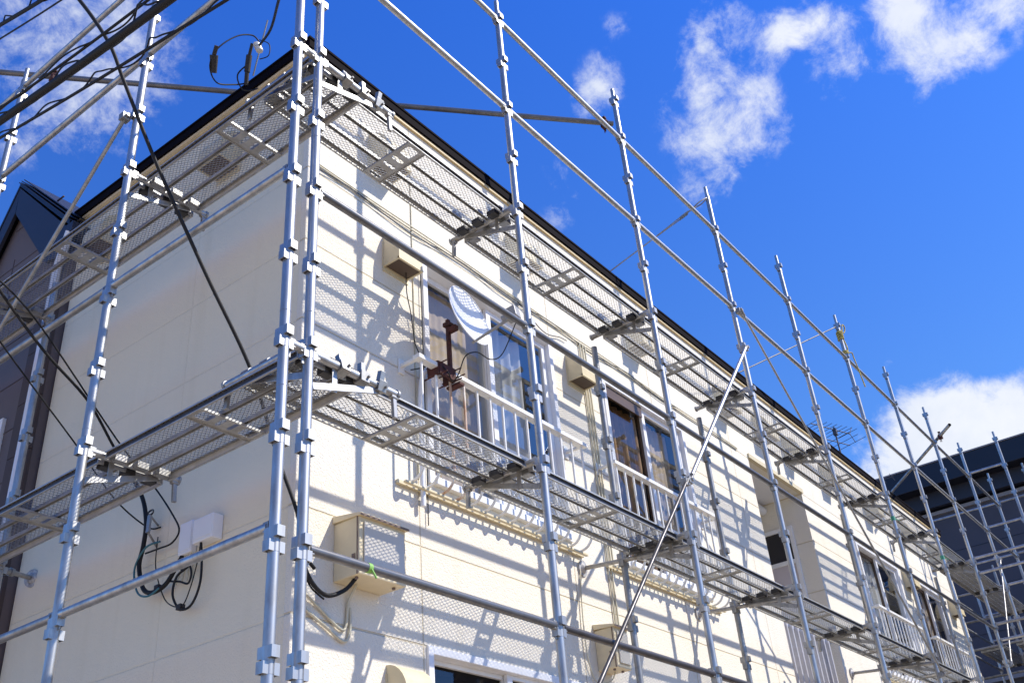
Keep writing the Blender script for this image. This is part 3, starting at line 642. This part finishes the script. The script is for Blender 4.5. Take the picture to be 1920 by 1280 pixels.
# long tie tube across the roof and other loose tubes
def plain_tube(p, q, r, label, m='galv2', name='scaffold_tube', cat='scaffold tube', clamps=()):
    p = Vector(p); q = Vector(q); root = empty(name, p, label, cat); d = q - p
    t = MB().tube((0, 0, 0), d, r, 16, caps=False); t.tube(d * .0005, d * .9995, r * .88, 16, caps=False); t.build('tube', M[m], root)
    for c, rr in clamps:
        o = d * c; cl = MB().tube(o - d.normalized() * .022, o + d.normalized() * .022, r + .009, 12); cl.tube(o + Vector((0, 0, -.10)), o + Vector((0, 0, .07)), .006, 6); cl.tube(o + Vector((.02, .02, -.09)), o + Vector((.02, .02, .05)), .005, 6)
        cl.box(tuple(o + Vector((-.03, -.03, -.052))), tuple(o + Vector((.03, .03, -.012)))); cl.box(tuple(o + Vector((-.018, -.018, .05))), tuple(o + Vector((.018, .018, .068))))
        cl.build('clamp', M['rust'] if rr else M['galv2'], root, .003)
    return root
plain_tube((-.24, 3.66, 8.20 - .02), (3.47, -.03, 7.862), .0243, 'long horizontal tube passing over the roof corner with rusty clamps', m='railsteel', clamps=((.085, 1), (.985, 1)))
plain_tube((12.33, -.36, 7.865), (14.6, 1.45, 7.875), .0243, 'dark tube at the eighth pole top leaning back over the roof', m='galv3', clamps=((.13, 1),))

# wall ties with round anchor plates
def tie(p, wallp, axis, label):
    p = Vector(p); w = Vector(wallp); r = empty('wall_tie', w, label, 'wall tie', 'wall ties with round anchor plates'); d = p - w; dn = d.normalized()
    n = 20; fl = MB().tube((0, 0, 0), dn * .012, .062, n).tube(dn * .012, dn * .03, .040, n, r2=.026); fl.build('anchor_plate', M['mortar'], r)
    MB().tube(dn * .02, dn * d.length * .55, .0165, 12).build('inner_tube', M['galv3'], r); MB().tube(dn * d.length * .5, d, .0225, 14).tube(dn * d.length * .5, dn * (d.length * .5 + .03), .028, 12).build('outer_tube', M['galv2'], r)
    return r
for i, nn in ((2, 'beside the foot of the first window'), (3, 'below the second window'), (5, 'beside the porch opening')):
    tie((XP[i] + .03, -.03, zk(-4) - .045), (XP[i] - .035, WY0 - .001, zk(-4) + .02), 1, 'wall tie with round anchor plate %s' % nn)
tie((.40, 3.42, 3.99), (WX0 - .001, 3.55, 4.02), 0, 'wall tie with round anchor plate on the shaded side wall')

# end and tower scaffolding at the far right
EG = 'far right end of the scaffold'
for (x, y, lab) in ((XP[9], 1.8, 'rear pole of the end scaffold, only its tip showing above the roof edge'), (XP[9], 3.6, 'last rear pole of the end scaffold, hidden low behind the roof'), (14.53, -.58, 'pole standing out in front of the ninth front pole'), (XP[9], -.60, 'pole at the right edge of the photo, top against the dark building'),
                    ):
    pole(x, y, zk(5) + .03, lab, allk, old=(x > 16))
for k, nm in ((4, 'top'), (2, 'upper'), (0, 'deck level'), (-2, 'middle'), (-4, 'low')):
    rail_tube((XP[9], 0, zk(k) + .06), (XP[9], 1.8, zk(k) + .06), '%s cross rail of the end scaffold before the dark building' % nm)
    rail_tube((14.53, 0, zk(k) + .06), (14.53, -.58, zk(k) + .06), '%s short cross rail from the ninth front pole' % nm)
    rail_tube((XP[9], 0, zk(k) + .06), (XP[9], -.6, zk(k) + .06), '%s short cross rail from the last front pole' % nm, old=True)
    if k != 4: rail_tube((14.53, -.58, zk(k) + .004), (XP[9], -.6, zk(k) + .004), '%s outer rail of the access tower at the far right' % nm)
for (x, y, lab) in ((18.2, 0, 'front far pole of the stair tower beyond the end of the building'), (18.2, 1.2, 'rear far pole of the stair tower before the dark wall'), (XP[9], 1.2, 'rear near pole of the stair tower just past the building end'), (17.3, .6, 'thin middle pole of the stair tower between its landings')):
    pole(x, y, zk(2) + .1 if y else zk(3), lab, [k for k in allk if k < (2 if y else 3)], old=(x == 17.3))
for k, nm in ((1, 'topmost'), (0, 'second'), (-1, 'third'), (-2, 'fourth'), (-3, 'fifth'), (-4, 'sixth'), (-5, 'seventh')):
    rail_tube((XP[9], 0, zk(k) + .06), (XP[9], 1.2, zk(k) + .06), '%s near cross rail of the stair tower at the lower right' % nm, old=(k % 2 == 1))
    rail_tube((18.2, 0, zk(k) + .06), (18.2, 1.2, zk(k) + .06), '%s far cross rail of the stair tower at the lower right' % nm)
    rail_tube((XP[9], 1.2, zk(k) + .004), (18.2, 1.2, zk(k) + .004), '%s rear rail of the stair tower at the lower right' % nm, old=True)
    if k % 2: rail_tube((XP[9], 0, zk(k) + .004), (18.2, 0, zk(k) + .004), '%s front rail of the stair tower at the lower right' % nm)
deck(XP[9], .06, zk(-1) + ZF, 18.2 - XP[9], 'slotted landing of the stair tower at upper height', plank=True)
deck(XP[9], .65, zk(-1) + ZF, 18.2 - XP[9], 'slotted landing of the stair tower nearest the dark wall', plank=True)
for k in (0, -2):
    rail_tube((12.70, 0, zk(k) + .06), (12.70, -.9, zk(k) + .06), '%s cross rail out from the eighth front pole' % {0: 'upper', -2: 'lower'}[k], old=(k == -2))
    rail_tube((12.70, 0, zk(k) - .16), (12.70, -.9, zk(k) - .16), '%s doubled cross rail under its twin at the eighth front pole' % {0: 'upper', -2: 'lower'}[k])
pole(12.70, -.9, zk(0) + .3, 'pole at the lower right edge holding the doubled cross rails', [k for k in allk if k < 1])
st = empty('scaffold_stair', (16.5, .35, 2.9), 'steel stair with slotted treads in the stair tower at the lower right', 'stair')
for yy in (-.24, .24): MB().bar((0, yy, 0), (1.6, yy, 2.4), .03, .09).build('stringer', M['galv2'], st)
for i in range(9):
    MB().box((.08 + i * .165, -.225, .16 + i * .25), (.26 + i * .165, .225, .18 + i * .25)).build('tread', M['deck'], st, .003)

# ------------------------------------------------------------------ satellite dish on the first railing
dsh = empty('satellite_dish', (1.925, .74, 4.90), 'white satellite dish on a rusty mast clamped to the first window railing', 'satellite dish')
og = Vector((1.925, .74, 4.90))
def dc(mb, name, m, bevel=0): o = mb.build(name, m, dsh, bevel); o.location = -og; return o
dn = Vector((.10, -.975, .16)).normalized(); dcn = Vector((1.955, .575, 5.365)); du = (Vector((0, 0, 1)) - dn * dn.z).normalized(); dr = du.cross(dn)
mb = MB(); nr, na = 8, 40; v = []
for side, th in ((0, 0), (1, -.006)):
    for i in range(nr + 1):
        q = i / nr
        for a in range(na):
            t = 2 * math.pi * a / na; v.append(dcn + dr * (.238 * q * math.cos(t)) + du * (.225 * q * math.sin(t)) + dn * (.052 * q * q - .04 + th))
f = []
for s_i in (0, 1):
    o = s_i * (nr + 1) * na
    for i in range(nr):
        for a in range(na):
            q = (o + i * na + a, o + i * na + (a + 1) % na, o + (i + 1) * na + (a + 1) % na, o + (i + 1) * na + a); f.append(q if s_i == 0 else q[::-1])
for a in range(na): f.append((nr * na + a, nr * na + (a + 1) % na, (nr + 1) * na + nr * na + (a + 1) % na, (nr + 1) * na + nr * na + a))
mb.add(v, f, True); dc(mb, 'reflector', M['dishw'])
rim = MB(); rim.path([dcn + dr * (.239 * math.cos(2 * math.pi * a / 40)) + du * (.226 * math.sin(2 * math.pi * a / 40)) + dn * .011 for a in range(41)], .0045, 6, 1); dc(rim, 'rim', M['dishw'])
lp_ = dcn - du * .20 + dn * .30
dc(MB().bar(dcn - du * .225 - dn * .02, lp_, .020, .014, tuple(du)), 'feed_arm', M['lnb'], .003)
lb = MB(); c0 = lp_ + du * .02; lb.bar(c0 - dn * .02, c0 + dn * .065, .070, .088, tuple(du)); lb.tube(c0 - dn * .055, c0 - dn * .018, .028, 16, r2=.022); dc(lb, 'feed_horn', M['lnb'], .006)
dc(MB().tube(c0 + dn * .03 - du * .03, c0 + dn * .03 - du * .085, .009, 8, r2=.006), 'connector', M['black'])
mz = MB().box((1.909, .722, 4.90), (1.937, .748, 5.39)).box((1.893, .705, 5.33), (1.952, .76, 5.36)).box((1.908, .66, 5.28), (1.945, .73, 5.32)); dc(mz, 'mast', M['rust'], .003)
ck = MB().box((1.79, .712, 4.90), (1.955, .732, 4.995)).box((1.78, .72, 4.90), (1.80, .82, 5.00)).box((1.94, .735, 4.90), (1.96, .82, 5.0))
for (xx, zz) in ((1.80, 4.905), (1.80, 4.985), (1.95, 4.905), (1.95, 4.985), (1.985, 4.95)): ck.tube((xx, .66, zz), (xx, .86, zz), .0055, 6)
ck.box((1.95, .68, 4.87), (2.0, .80, 4.89)); dc(ck, 'clamp_plate', M['rust'], .002)
cb = MB().path([c0 + dn * .03 - du * .08, (2.05, .38, 5.02), (1.99, .44, 4.975), (1.93, .50, 5.03), (1.90, .58, 5.02), (1.89, .64, 4.90), (1.92, .72, 4.89), (1.85, .70, 4.93), (1.78, .74, 4.99), (1.72, .80, 4.95), (1.66, .86, 4.93)], .0042, 6, 6); dc(cb, 'coaxial_cable', M['black'])
hc = MB().path([(1.64, .86, 5.72), (1.655, .87, 5.55), (1.72, .895, 5.42), (1.76, .90, 5.2), (1.83, .895, 5.08), (1.80, .89, 4.98)], .004, 6, 6).build('hanging_wire', M['black']); tag(hc, 'thin black wire hanging from the vent hood left of the first window', 'wire')
hc = MB().path([(1.845, .905, 5.97), (1.846, .905, 5.2), (1.84, .90, 4.5), (1.84, .905, 3.9)], .0035, 6, 3).build('hanging_wire', M['black']); tag(hc, 'straight black wire running down the left frame of the first window', 'wire')

# ------------------------------------------------------------------ meter boxes
def meter_box(x0, x1, z0, z1, d, label, lidc):
    y1 = WY0 - .001; y0 = WY0 - d; r = empty('meter_box', (x0, y1, z0), label, 'meter box'); og_ = Vector((x0, y1, z0))
    def p(mb, n, m, bv=0): o = mb.build(n, m, r, bv); o.location = -og_; return o
    p(MB().box((x0, y0, z0), (x1, y1, z1)), 'case', M['metbox'], .006)
    l = MB(); l.prism([(y1, z1 + .004), (y0 - .02, z1 - .004), (y0 - .02, z1 + .012), (y1, z1 + .045)], 0, x0 - .012, x1 + .012); p(l, 'lid', M['metbox'], .003)
    p(MB().box((x0 - .010, y0 - .024, z1 - .006), (x1 + .010, y0 - .0205, z1 + .006)), 'lid_edge', M[lidc])
    p(MB().box((x0 + .03, y0 - .012, z0 + .03), (x1 - .02, y0 - .001, z1 - .03)), 'cover', M['clear'] if lidc == 'lid' else M['metbox'], .004)
    p(MB().box((x0 - .004, y0 + .03, z0 + .06), (x0 - .0005, y0 + .055, z0 + .12)).box((x0 - .006, y0 + .01, z0), (x0 - .001, y0 + .016, z1)), 'latch', M['lid'])
    fe = MB()
    for q in (x0 + .03, x1 - .05): fe.tube((q, y0 + .05, z0 - .012), (q, y0 + .05, z0 - .001), .010, 8)
    p(fe, 'cable_gland', M['lid']); return r
meter_box(1.05, 1.42, 3.37, 3.70, .20, 'cream electric meter box with clear front on the wall beside the corner', 'lid')
meter_box(3.66, 3.85, 3.27, 3.56, .17, 'smaller cream box low on the wall right of the pipes, below the lower deck', 'lid')
w_ = MB().path([(.80, .90, 3.28), (.95, .905, 3.20), (1.10, .905, 3.12), (1.14, .905, 3.16), (1.15, .90, 3.28), (1.17, .86, 3.37)], .008, 8, 6).path([(.80, .905, 3.20), (.98, .905, 3.12), (1.12, .905, 3.06), (1.165, .905, 3.12), (1.165, .905, 3.25)], .008, 8, 6)
tag(w_.build('wall_cable', M['beigec']), 'two cream painted cables curving up to the meter box by the corner', 'cable')
w_ = MB().path([(.70, .80, 3.42), (.80, .82, 3.30), (.93, .84, 3.255), (1.04, .82, 3.30), (1.10, .80, 3.37)], .012, 8, 6).path([(.70, .80, 3.40), (.81, .84, 3.285), (.93, .86, 3.24)], .005, 6, 5)
tag(w_.build('wall_cable', M['black']), 'thick black cable looping round the corner into the meter box', 'cable')
w_ = MB().path([(3.55, .905, 4.0), (3.52, .905, 3.75), (3.50, .90, 3.5), (3.52, .90, 3.3), (3.60, .90, 3.18), (3.72, .86, 3.2), (3.78, .85, 3.27)], .005, 6, 5)
tag(w_.build('wall_cable', M['beigec']), 'thin pale cable looping under the smaller cream box', 'cable')

# white boxes on the shaded wall
def wbox(y0, y1, z0, z1, d, label):
    r = empty('junction_box', (WX0, y0, z0), label, 'junction box', None); og_ = Vector((WX0, y0, z0))
    a = MB().box((WX0 - d, y0, z0), (WX0 - .001, y1, z1)).build('case', M['boxw'], r, .008); a.location = -og_
    a = MB().box((WX0 - d - .003, y0 + .006, z0 + .02), (WX0 - d + .001, y1 - .006, z1 - .006)).build('cover', M['boxw'], r, .003); a.location = -og_
    return r
wbox(1.75, 1.87, 3.70, 3.90, .045, 'narrow flat white box on the shaded wall, left of the deeper box'); wbox(1.52, 1.695, 3.715, 3.865, .08, 'deep white box with cables below on the shaded wall')

# ------------------------------------------------------------------ cables
def cable(label, pts, r, m='black', n=8, sub=8, name='cable', cat='cable'):
    return tag(MB().path(pts, r, n, sub).build(name, M[m]), label, cat)
cable('black service cable sweeping down in front of the upper side deck to the corner', [(-1.95, 1.35, 6.55), (-1.25, .98, 6.45), (-1.02, .86, 6.22), (-.83, .74, 5.90), (-.69, .74, 5.68), (-.43, .76, 5.30), (-.05, .78, 4.80), (.30, .79, 4.35), (.56, .84, 3.93), (.67, .80, 3.64), (.74, .82, 3.45), (.84, .84, 3.38)], .0105)
def bundle(label, p, q, r, twist=5, m='black', extra=True):
    p = Vector(p); q = Vector(q); d = q - p; root = empty('overhead_cable', p, label, 'overhead cable')
    MB().path([Vector((0, 0, 0)), d * .25 + Vector((0, 0, -.01)), d * .5 + Vector((0, 0, -.02)), d * .75 + Vector((0, 0, -.01)), d], r, 10, 8).build('main_cable', M[m], root)
    if extra:
        a = d.orthogonal().normalized(); b = d.normalized().cross(a); n = 70; w = []
        for i in range(n + 1):
            t = i / n; ph = t * twist * 2 * math.pi; rr = r + .004 + .020 * abs(math.sin(t * 23)) * (1 if (i // 9) % 4 == 0 else .08); w.append(d * t + (a * math.cos(ph) + b * math.sin(ph)) * rr)
        MB().path(w, .0034, 6, 3).build('lashing_wire', M['black'], root)
    return root
bundle('thickest black overhead cable bundle crossing the top left corner', (-1.5, .95, 4.54), (-1.5, -1.9, 4.12), .0145, 6)
bundle('looped thinner overhead cable just below the thick bundle', (-1.3, 1.6, 5.00), (-1.3, -1.8, 4.24), .006, 9)
bundle('short black twisted cable in the very top left corner', (-1.5, .9, 5.32), (-1.5, -.9, 4.73), .008, 8)
bundle('thin straight wire just below the top left twisted cable', (-1.5, 1.1, 5.26), (-1.5, -1.2, 4.58), .0035, 1, extra=False)
bundle('loosely hanging wire running along above the thick cable bundle', (-1.5, .70, 4.58), (-1.5, -1.6, 4.25), .005, 4)
# wires coming in from the left to the insulator
cable('black bundle slanting down from the left edge behind the lower side deck', [(-.9, 1.62, 4.96), (-.6, 1.865, 4.924), (-.25, 1.95, 4.72), (.15, 2.12, 4.62), (.5, 2.342, 4.50), (.66, 2.25, 4.22), (.69, 2.19, 4.02), (.70, 2.20, 3.86), (.70, 2.22, 3.74), (.69, 2.14, 3.58), (.68, 2.03, 3.52), (.70, 1.93, 3.55), (.72, 1.86, 3.66), (.74, 1.84, 3.72)], lambda t: .009 if t < .35 else .014)
cable('thin black wire from the left edge to the bracket on the shaded wall', [(-.9, 1.46, 4.56), (-.6, 1.729, 4.534), (.1, 2.091, 4.306), (.5, 2.253, 4.121), (.72, 2.22, 3.99), (.75, 2.12, 3.965)], .005)
cable('uppermost thin wire slanting to the shaded wall behind the middle pole', [(-.9, 1.59, 4.86), (-.4, 1.864, 4.858), (.45, 2.232, 4.493), (.66, 2.10, 4.20), (.70, 1.93, 3.97), (.71, 1.87, 3.86), (.71, 1.93, 3.80), (.71, 2.05, 3.80), (.70, 2.17, 3.80)], .0055)
cable('blue-green cable edging the thick black loop on the shaded wall', [(.69, 2.02, 3.83), (.69, 2.16, 3.83), (.685, 2.24, 3.72), (.675, 2.17, 3.56), (.665, 2.05, 3.50), (.68, 1.96, 3.53)], .006, 'cyan')
cable('round black loop hanging lowest below the white boxes', [(.70, 1.64, 3.74), (.69, 1.60, 3.60), (.69, 1.60, 3.46), (.69, 1.66, 3.36), (.69, 1.76, 3.36), (.69, 1.84, 3.46), (.69, 1.82, 3.56), (.70, 1.74, 3.60), (.71, 1.68, 3.64)], .007)
cable('small black loop inside the larger loop below the white boxes', [(.71, 1.90, 3.56), (.70, 1.80, 3.53), (.70, 1.72, 3.50), (.70, 1.70, 3.56), (.70, 1.74, 3.62), (.70, 1.80, 3.60)], .006)
cable('thin loop carrying two black clamps below the white boxes', [(.74, 2.12, 3.90), (.72, 2.08, 3.70), (.71, 1.98, 3.52), (.70, 1.88, 3.42), (.70, 1.76, 3.38), (.70, 1.70, 3.46), (.70, 1.65, 3.62), (.70, 1.64, 3.74)], .0035)
for yy in (0, 1, 2, 3): cable('cream wires fanning out from the narrow white box, strand %s from the left' % ORD[yy], [(.74, 1.83 - .03 * yy, 3.70), (.73, 1.84 - .035 * yy, 3.62), (.72, 1.86 - .05 * yy, 3.53)], .005, 'beigec')
for (yy, zz, l) in ((2.0, 3.545, 'upper'), (1.77, 3.375, 'lower')):
    o = MB().box((-.018, -.02, -.016), (.018, .02, .016)).tube((0, -.028, 0), (0, .028, 0), .010, 8).build('cable_clamp', M['blackr'], None, .003); o.location = (.70, yy, zz); tag(o, '%s black clamp on the thin hanging loop by the white boxes' % l, 'cable clamp')
ins = empty('wall_anchor', (WX0, 2.12, 3.97), 'grey wire anchor with small insulator above the cable loop on the shaded wall', 'wire anchor')
MB().box((-.10, -.014, -.06), (-.085, .014, .05)).tube((-.09, 0, -.06), (0, .03, -.12), .007, 8).tube((-.09, 0, .05), (0, .04, .02), .006, 8).build('bracket', M['galv2'], ins)
MB().path([(-.09, .03 * math.cos(a * .8), .06 + .016 * math.sin(a * .8) + .001 * a) for a in range(16)], .003, 5, 2).build('wire_coil', M['blackr'], ins)

# service head on the roof edge at the left
sh = empty('service_insulators', (.62, 1.36, 7.25), 'cluster of black and white cable connectors above the left roof edge', 'cable connector')
so = Vector((.62, 1.36, 7.25))
def sp_(mb, n, m): o = mb.build(n, M[m], sh); o.location = -so
sp_(MB().tube((.62, 1.40, 7.23), (.56, 1.20, 7.62), .006, 8), 'stay_rod', 'galv2')
sp_(MB().tube((.55, 1.38, 7.20), (.52, 1.33, 7.31), .022, 10).tube((.52, 1.33, 7.31), (.50, 1.28, 7.38), .012, 8).tube((.55, 1.38, 7.2), (.58, 1.42, 7.12), .016, 8), 'connector', 'blackr')
b_ = MB()
for i in range(4): b_.tube((.50, 1.19 + .012 * i, 7.24 + .028 * i), (.50, 1.19 + .012 * i, 7.252 + .028 * i), .026, 12)
sp_(b_, 'insulator', 'ceram')
sp_(MB().tube((.30, 1.42, 7.02), (.24, 1.35, 7.10), .022, 8, r2=.03).tube((.24, 1.35, 7.10), (.22, 1.30, 7.14), .016, 8), 'plug', 'blackr')
sp_(MB().path([(.50, 1.20, 7.30), (.32, .85, 7.05), (-.10, .25, 6.5), (-.5, -.32, 5.95), (-.9, -.9, 5.4)], .009, 8, 6), 'drop_wire', 'black')
sp_(MB().path([(.50, 1.20, 7.34), (.45, 1.22, 7.38), (.34, 1.25, 7.30), (.24, 1.31, 7.14), (.25, 1.40, 7.04), (.36, 1.46, 7.0), (.50, 1.45, 7.08), (.58, 1.43, 7.14)], .0055, 6, 8), 'loop_wire', 'black')
sp_(MB().path([(.50, 1.20, 7.36), (.55, 1.15, 7.32), (.56, 1.16, 7.22), (.53, 1.22, 7.20)], .004, 6, 8).path([(.54, 1.35, 7.26), (.50, 1.42, 7.16), (.56, 1.44, 7.08), (.60, 1.38, 7.05), (.64, 1.36, 7.09)], .0055, 6, 8), 'loop_wire', 'black')

# stays at the pole tops
def stay(p, q, label, hook=True):
    p = Vector(p); q = Vector(q); d = q - p; root = empty('stay_wire', p, label, 'stay'); dn_ = d.normalized(); s = dn_.cross(Vector((0, 0, 1))).normalized()
    if hook:
        MB().tube((0, 0, 0), d * .42, .007, 8).tube(d * .42, d * .74 + s * .022, .006, 8).tube(d * .42, d * .74 - s * .022, .006, 8).build('rod', M['galv3'], root)
        MB().add([tuple(d * .72 - s * .035), tuple(d * .72 + s * .035), tuple(d * .80 + s * .03), tuple(d * .84), tuple(d * .80 - s * .01)], [(0, 1, 2, 3, 4)]).bar(d * .72, d * .80, .06, .012, tuple(s.cross(dn_))).build('tensioner', M['galv2'], root)
        MB().path([d * .82, d * .86 + s * .02, d * .92 + s * .04, d * .985 + s * .02, d], .008, 6, 4).path([d * .82, d * .88 - s * .01, d * .95 - s * .03, d], .007, 6, 4).build('hook', M['galv3'], root)
    else: MB().tube((0, 0, 0), d, .008, 8).build('rod', M['galv3'], root)
    return root
stay((4.75, .92, 7.36), (5.44, 0, 8.22), 'stay with forked tensioner from the roof to the fourth pole top')
stay((7.66, .95, 7.38), (9.07, 0, 8.28), 'thin stay rod from the roof to the pole with the yellow rope', False)
rp = empty('safety_rope', (XP[5], 0, 8.1), 'yellow and black rope wound round the top of the sixth front pole', 'rope')
P = [(.034 * math.cos(a * .7) + .012 * math.sin(a * 3.3), .034 * math.sin(a * .7), -.02 + .0028 * a + .006 * math.sin(a * 2.1)) for a in range(46)]
MB().path(P, .011, 6, 2).build('rope_coil', M['rope'], rp)
P = [(.036 * math.cos(a * .8) + .01, .036 * math.sin(a * .8), -.24 + .002 * a) for a in range(26)]
MB().path(P, .011, 6, 2).build('rope_coil', M['rope'], rp)
MB().path([(.03, -.03, .08), (.03, -.04, .14), (.06, -.05, .22), (.10, -.06, .20), (.09, -.05, .13), (.05, -.04, .09)], .008, 6, 8).path([(.03, -.02, 0), (.04, -.03, -.08), (.02, -.04, -.15), (.03, -.03, -.22)], .009, 6, 6).path([(.03, -.03, -.22), (.09, -.06, -.20), (.12, -.06, -.26), (.11, -.07, -.36), (.15, -.07, -.45), (.14, -.08, -.56), (.18, -.08, -.68)], .008, 6, 8).build('rope_tail', M['rope'], rp)

# tape marks
def tape(x, y, z, m, label, r=.0262, h=.05):
    o = MB().tube((0, 0, -h / 2), (0, 0, h / 2), r, 16).tube((.02, -.02, .0), (.07, -.05, -.02), .005, 5).build('marking_tape', M[m]); o.location = (x, y, z); tag(o, label, 'marking tape', 'coloured tape marks')
tape(XP[5], 0, zk(-.1) - .24, 'green', 'green tape round the sixth front pole beside the upper deck'); tape(XP[6], 0, zk(-.6) - .05, 'green', 'green tape round the seventh front pole beside the upper deck')
o = MB().tube((-.012, 0, 0), (.012, 0, 0), .0226, 14).tube((0, -.02, -.01), (.02, -.03, -.05), .005, 5).build('marking_tape', M['lime']); o.location = (.385, 0, zk(-6) + .004); tag(o, 'lime green tape on the lowest front rail near the corner', 'marking tape', 'coloured tape marks')

# TV antennas on the roof
def yagi(x, y, z0, zt, label, rot, n=9, ln=.95, double=True):
    r = empty('tv_antenna', (x, y, z0), label, 'antenna'); h = zt - z0
    MB().tube((0, 0, 0), (0, 0, h), .014, 8).build('mast', M['antenna'], r)
    b = MB(); d = Vector((math.cos(rot), math.sin(rot), 0)); s = Vector((-d.y, d.x, 0)); c = Vector((0, 0, h - .05))
    b.tube(c - d * ln * .4, c + d * ln * .6, .009, 6); b.build('boom', M['antenna'], r)
    e = MB()
    for i in range(n): q = c + d * (ln * (-.35 + .95 * i / (n - 1))); w = .20 - .008 * i; e.tube(q - s * w, q + s * w, .0045, 5)
    e.build('elements', M['antenna'], r)
    if double:
        e = MB(); c2 = Vector((0, 0, h - .28)); e.tube(c2 - d * .3, c2 + d * .35, .008, 6)
        for i in range(4): q = c2 + d * (-.28 + .2 * i); e.tube(q - s * .36, q + s * .36, .0045, 5)
        e.tube(c - d * ln * .4, c - d * ln * .5 + Vector((0, 0, .14)), .006, 5); e.tube(c - d * ln * .4, c - d * ln * .5 - Vector((0, 0, .14)), .006, 5); e.box(tuple(c + Vector((-.03, -.03, -.10))), tuple(c + Vector((.03, .03, .02))))
        e.build('lower_elements', M['antenna'], r)
    return r
yagi(12.93, 1.5, 7.2, 8.72, 'dark television antenna on a mast above the middle of the roof edge', R_(160)); yagi(15.0, 1.5, 7.2, 8.44, 'faint television antenna low over the roof, farther right', R_(95), 4, .5, False)

# ------------------------------------------------------------------ brown gabled house at the left
GX = .70
bh = empty('gabled_house', (GX, 5.2, 0), 'mauve-brown gabled house with navy eaves at the left edge', 'house')
def hp(mb, n, m, par=None, bv=0):
    o = mb.build(n, M[m], par or bh, bv)
    if par is None: o.location = -Vector((GX, 5.2, 0))
    return o
AP = (5.42, 8.42)   # wall apex y,z
hp(MB().prism([(3.775, 0), (6.3, 0), (6.3, 5.2), (4.80, 7.90), (3.775, 6.90)], 0, GX, 12), 'wall', 'brownwall')
sg = MB()
for i in range(17):
    z = .46 * i + .3; sg.box((GX - .003, 4.082, z), (GX + .01, 6.2 if z < 5.2 else 6.2 - (z - 5.2) * .55 , z + .010))
for y_ in (4.75,): sg.box((GX - .0035, y_, 0), (GX + .01, y_ + .010, 7.3))
hp(sg, 'siding_joint', 'brownwall2')
pl_ = MB()
for i in range(14): pl_.box((GX - .03, 3.772, .46 * i), (GX - .002, 4.08, .46 * i + .454))
hp(pl_, 'corner_cladding', 'brownwall2')
ro = MB(); rx = .62; ra = (4.80, 8.12)
def slab(y0, z0, y1, z1, t): return [(y0, z0), (y1, z1), (y1, z1 + t), (y0, z0 + t)]
ro.prism(slab(3.72, 7.10, 4.80, 8.14, .05), 0, rx, 12); ro.prism(slab(4.80, 8.14, 6.6, 4.92, .05), 0, rx, 12)
rr = hp(ro, 'roof', 'darkroof')
MB().prism([(3.74, 7.08), (3.74, 6.80), (4.02, 6.86), (4.78, 7.80), (4.80, 8.12)], 0, rx + .005, rx + .035).prism([(4.80, 8.12), (4.79, 7.82), (6.55, 4.72), (6.55, 4.92)], 0, rx + .005, rx + .035).build('bargeboard', M['navy'], rr)
MB().prism([(3.76, 6.86), (4.02, 6.90), (4.76, 7.80), (4.78, 8.06), (3.76, 7.08)], 0, rx + .036, GX + .02).build('soffit', M['navy'], rr)
for i in range(3): MB().prism(slab(3.70, 7.13 + .035 * i, 4.80, 8.17 + .03 * i, .012), 0, rx - .02 + .02 * i, 12).build('roof_sheet', M['darkroof'], rr)
MB().box((rx - .02, 3.62, 6.98), (5, 3.73, 7.08)).build('gutter', M['navy'], rr)
MB().tube((rx + .0, 3.68, 7.0), (rx + .03, 3.84, 6.72), .035, 10).tube((rx + .03, 3.84, 6.73), (rx + .03, 3.84, 2), .035, 10).build('downpipe', M['boxw'], rr)
w = hp(MB().box((GX - .03, 4.28, 4.90), (GX + .01, 5.3, 5.50)), 'window', 'white', None, .004)
MB().box((GX - .034, 4.34, 4.96), (GX - .031, 5.24, 5.44)).build('pane', M['glassr'], w)

# ------------------------------------------------------------------ dark building behind the right end
db = empty('dark_building', (20, 0, 0), 'charcoal blue building with deep black eaves behind the right end', 'building')
def dp(mb, n, m, par=None, bv=0):
    o = mb.build(n, M[m], par or db, bv)
    if par is None: o.location = -Vector((20, 0, 0))
    return o
dp(MB().box((20, -14, 0), (30, 9, 9.22)), 'wall', 'darkwall')
jm = MB()
for i in range(12): jm.box((19.994, -14, .9 * i + .2), (20.004, 9, .9 * i + .212))
for i in range(9): jm.box((19.993, -13 + 2.4 * i, 0), (20.004, -12.988 + 2.4 * i, 9.1))
dp(jm, 'siding_joint', 'darkroof')
rr2 = dp(MB().box((19.35, -14.6, 9.62), (30.6, 9.6, 10.10)), 'roof', 'darkroof', None, .01)
MB().box((19.75, -14.2, 9.28), (30.2, 9.2, 9.618)).build('eaves', M['navy'], rr2); MB().box((19.33, -14.62, 10.102), (30.6, 9.62, 10.13)).build('roof_edge_trim', M['ledge'], rr2)
dp(MB().box((19.93, -14.1, 9.16), (20.05, 9.1, 9.235)), 'ledge', 'ledge')
for (ya_, yb_, za_, zb_) in ((-1.95, -.55, 6.7, 8.1), (-5.2, -3.6, 6.7, 8.1), (-1.9, -.6, 3.2, 4.6)):
    w = dp(MB().box((19.95, ya_, za_), (20.02, yb_, zb_)), 'window', 'darkroof', None, .01)
    MB().box((19.935, ya_ + .07, za_ + .07), (19.948, yb_ - .07, zb_ - .07)).build('pane', M['glassr'], w); MB().box((19.925, (ya_ + yb_) / 2 - .025, za_ + .07), (19.934, (ya_ + yb_) / 2 + .025, zb_ - .07)).build('mullion', M['darkroof'], w)
dp(MB().box((19.88, -14, 5.55), (20.02, 2.5, 5.63)), 'lower_ledge', 'ledge')
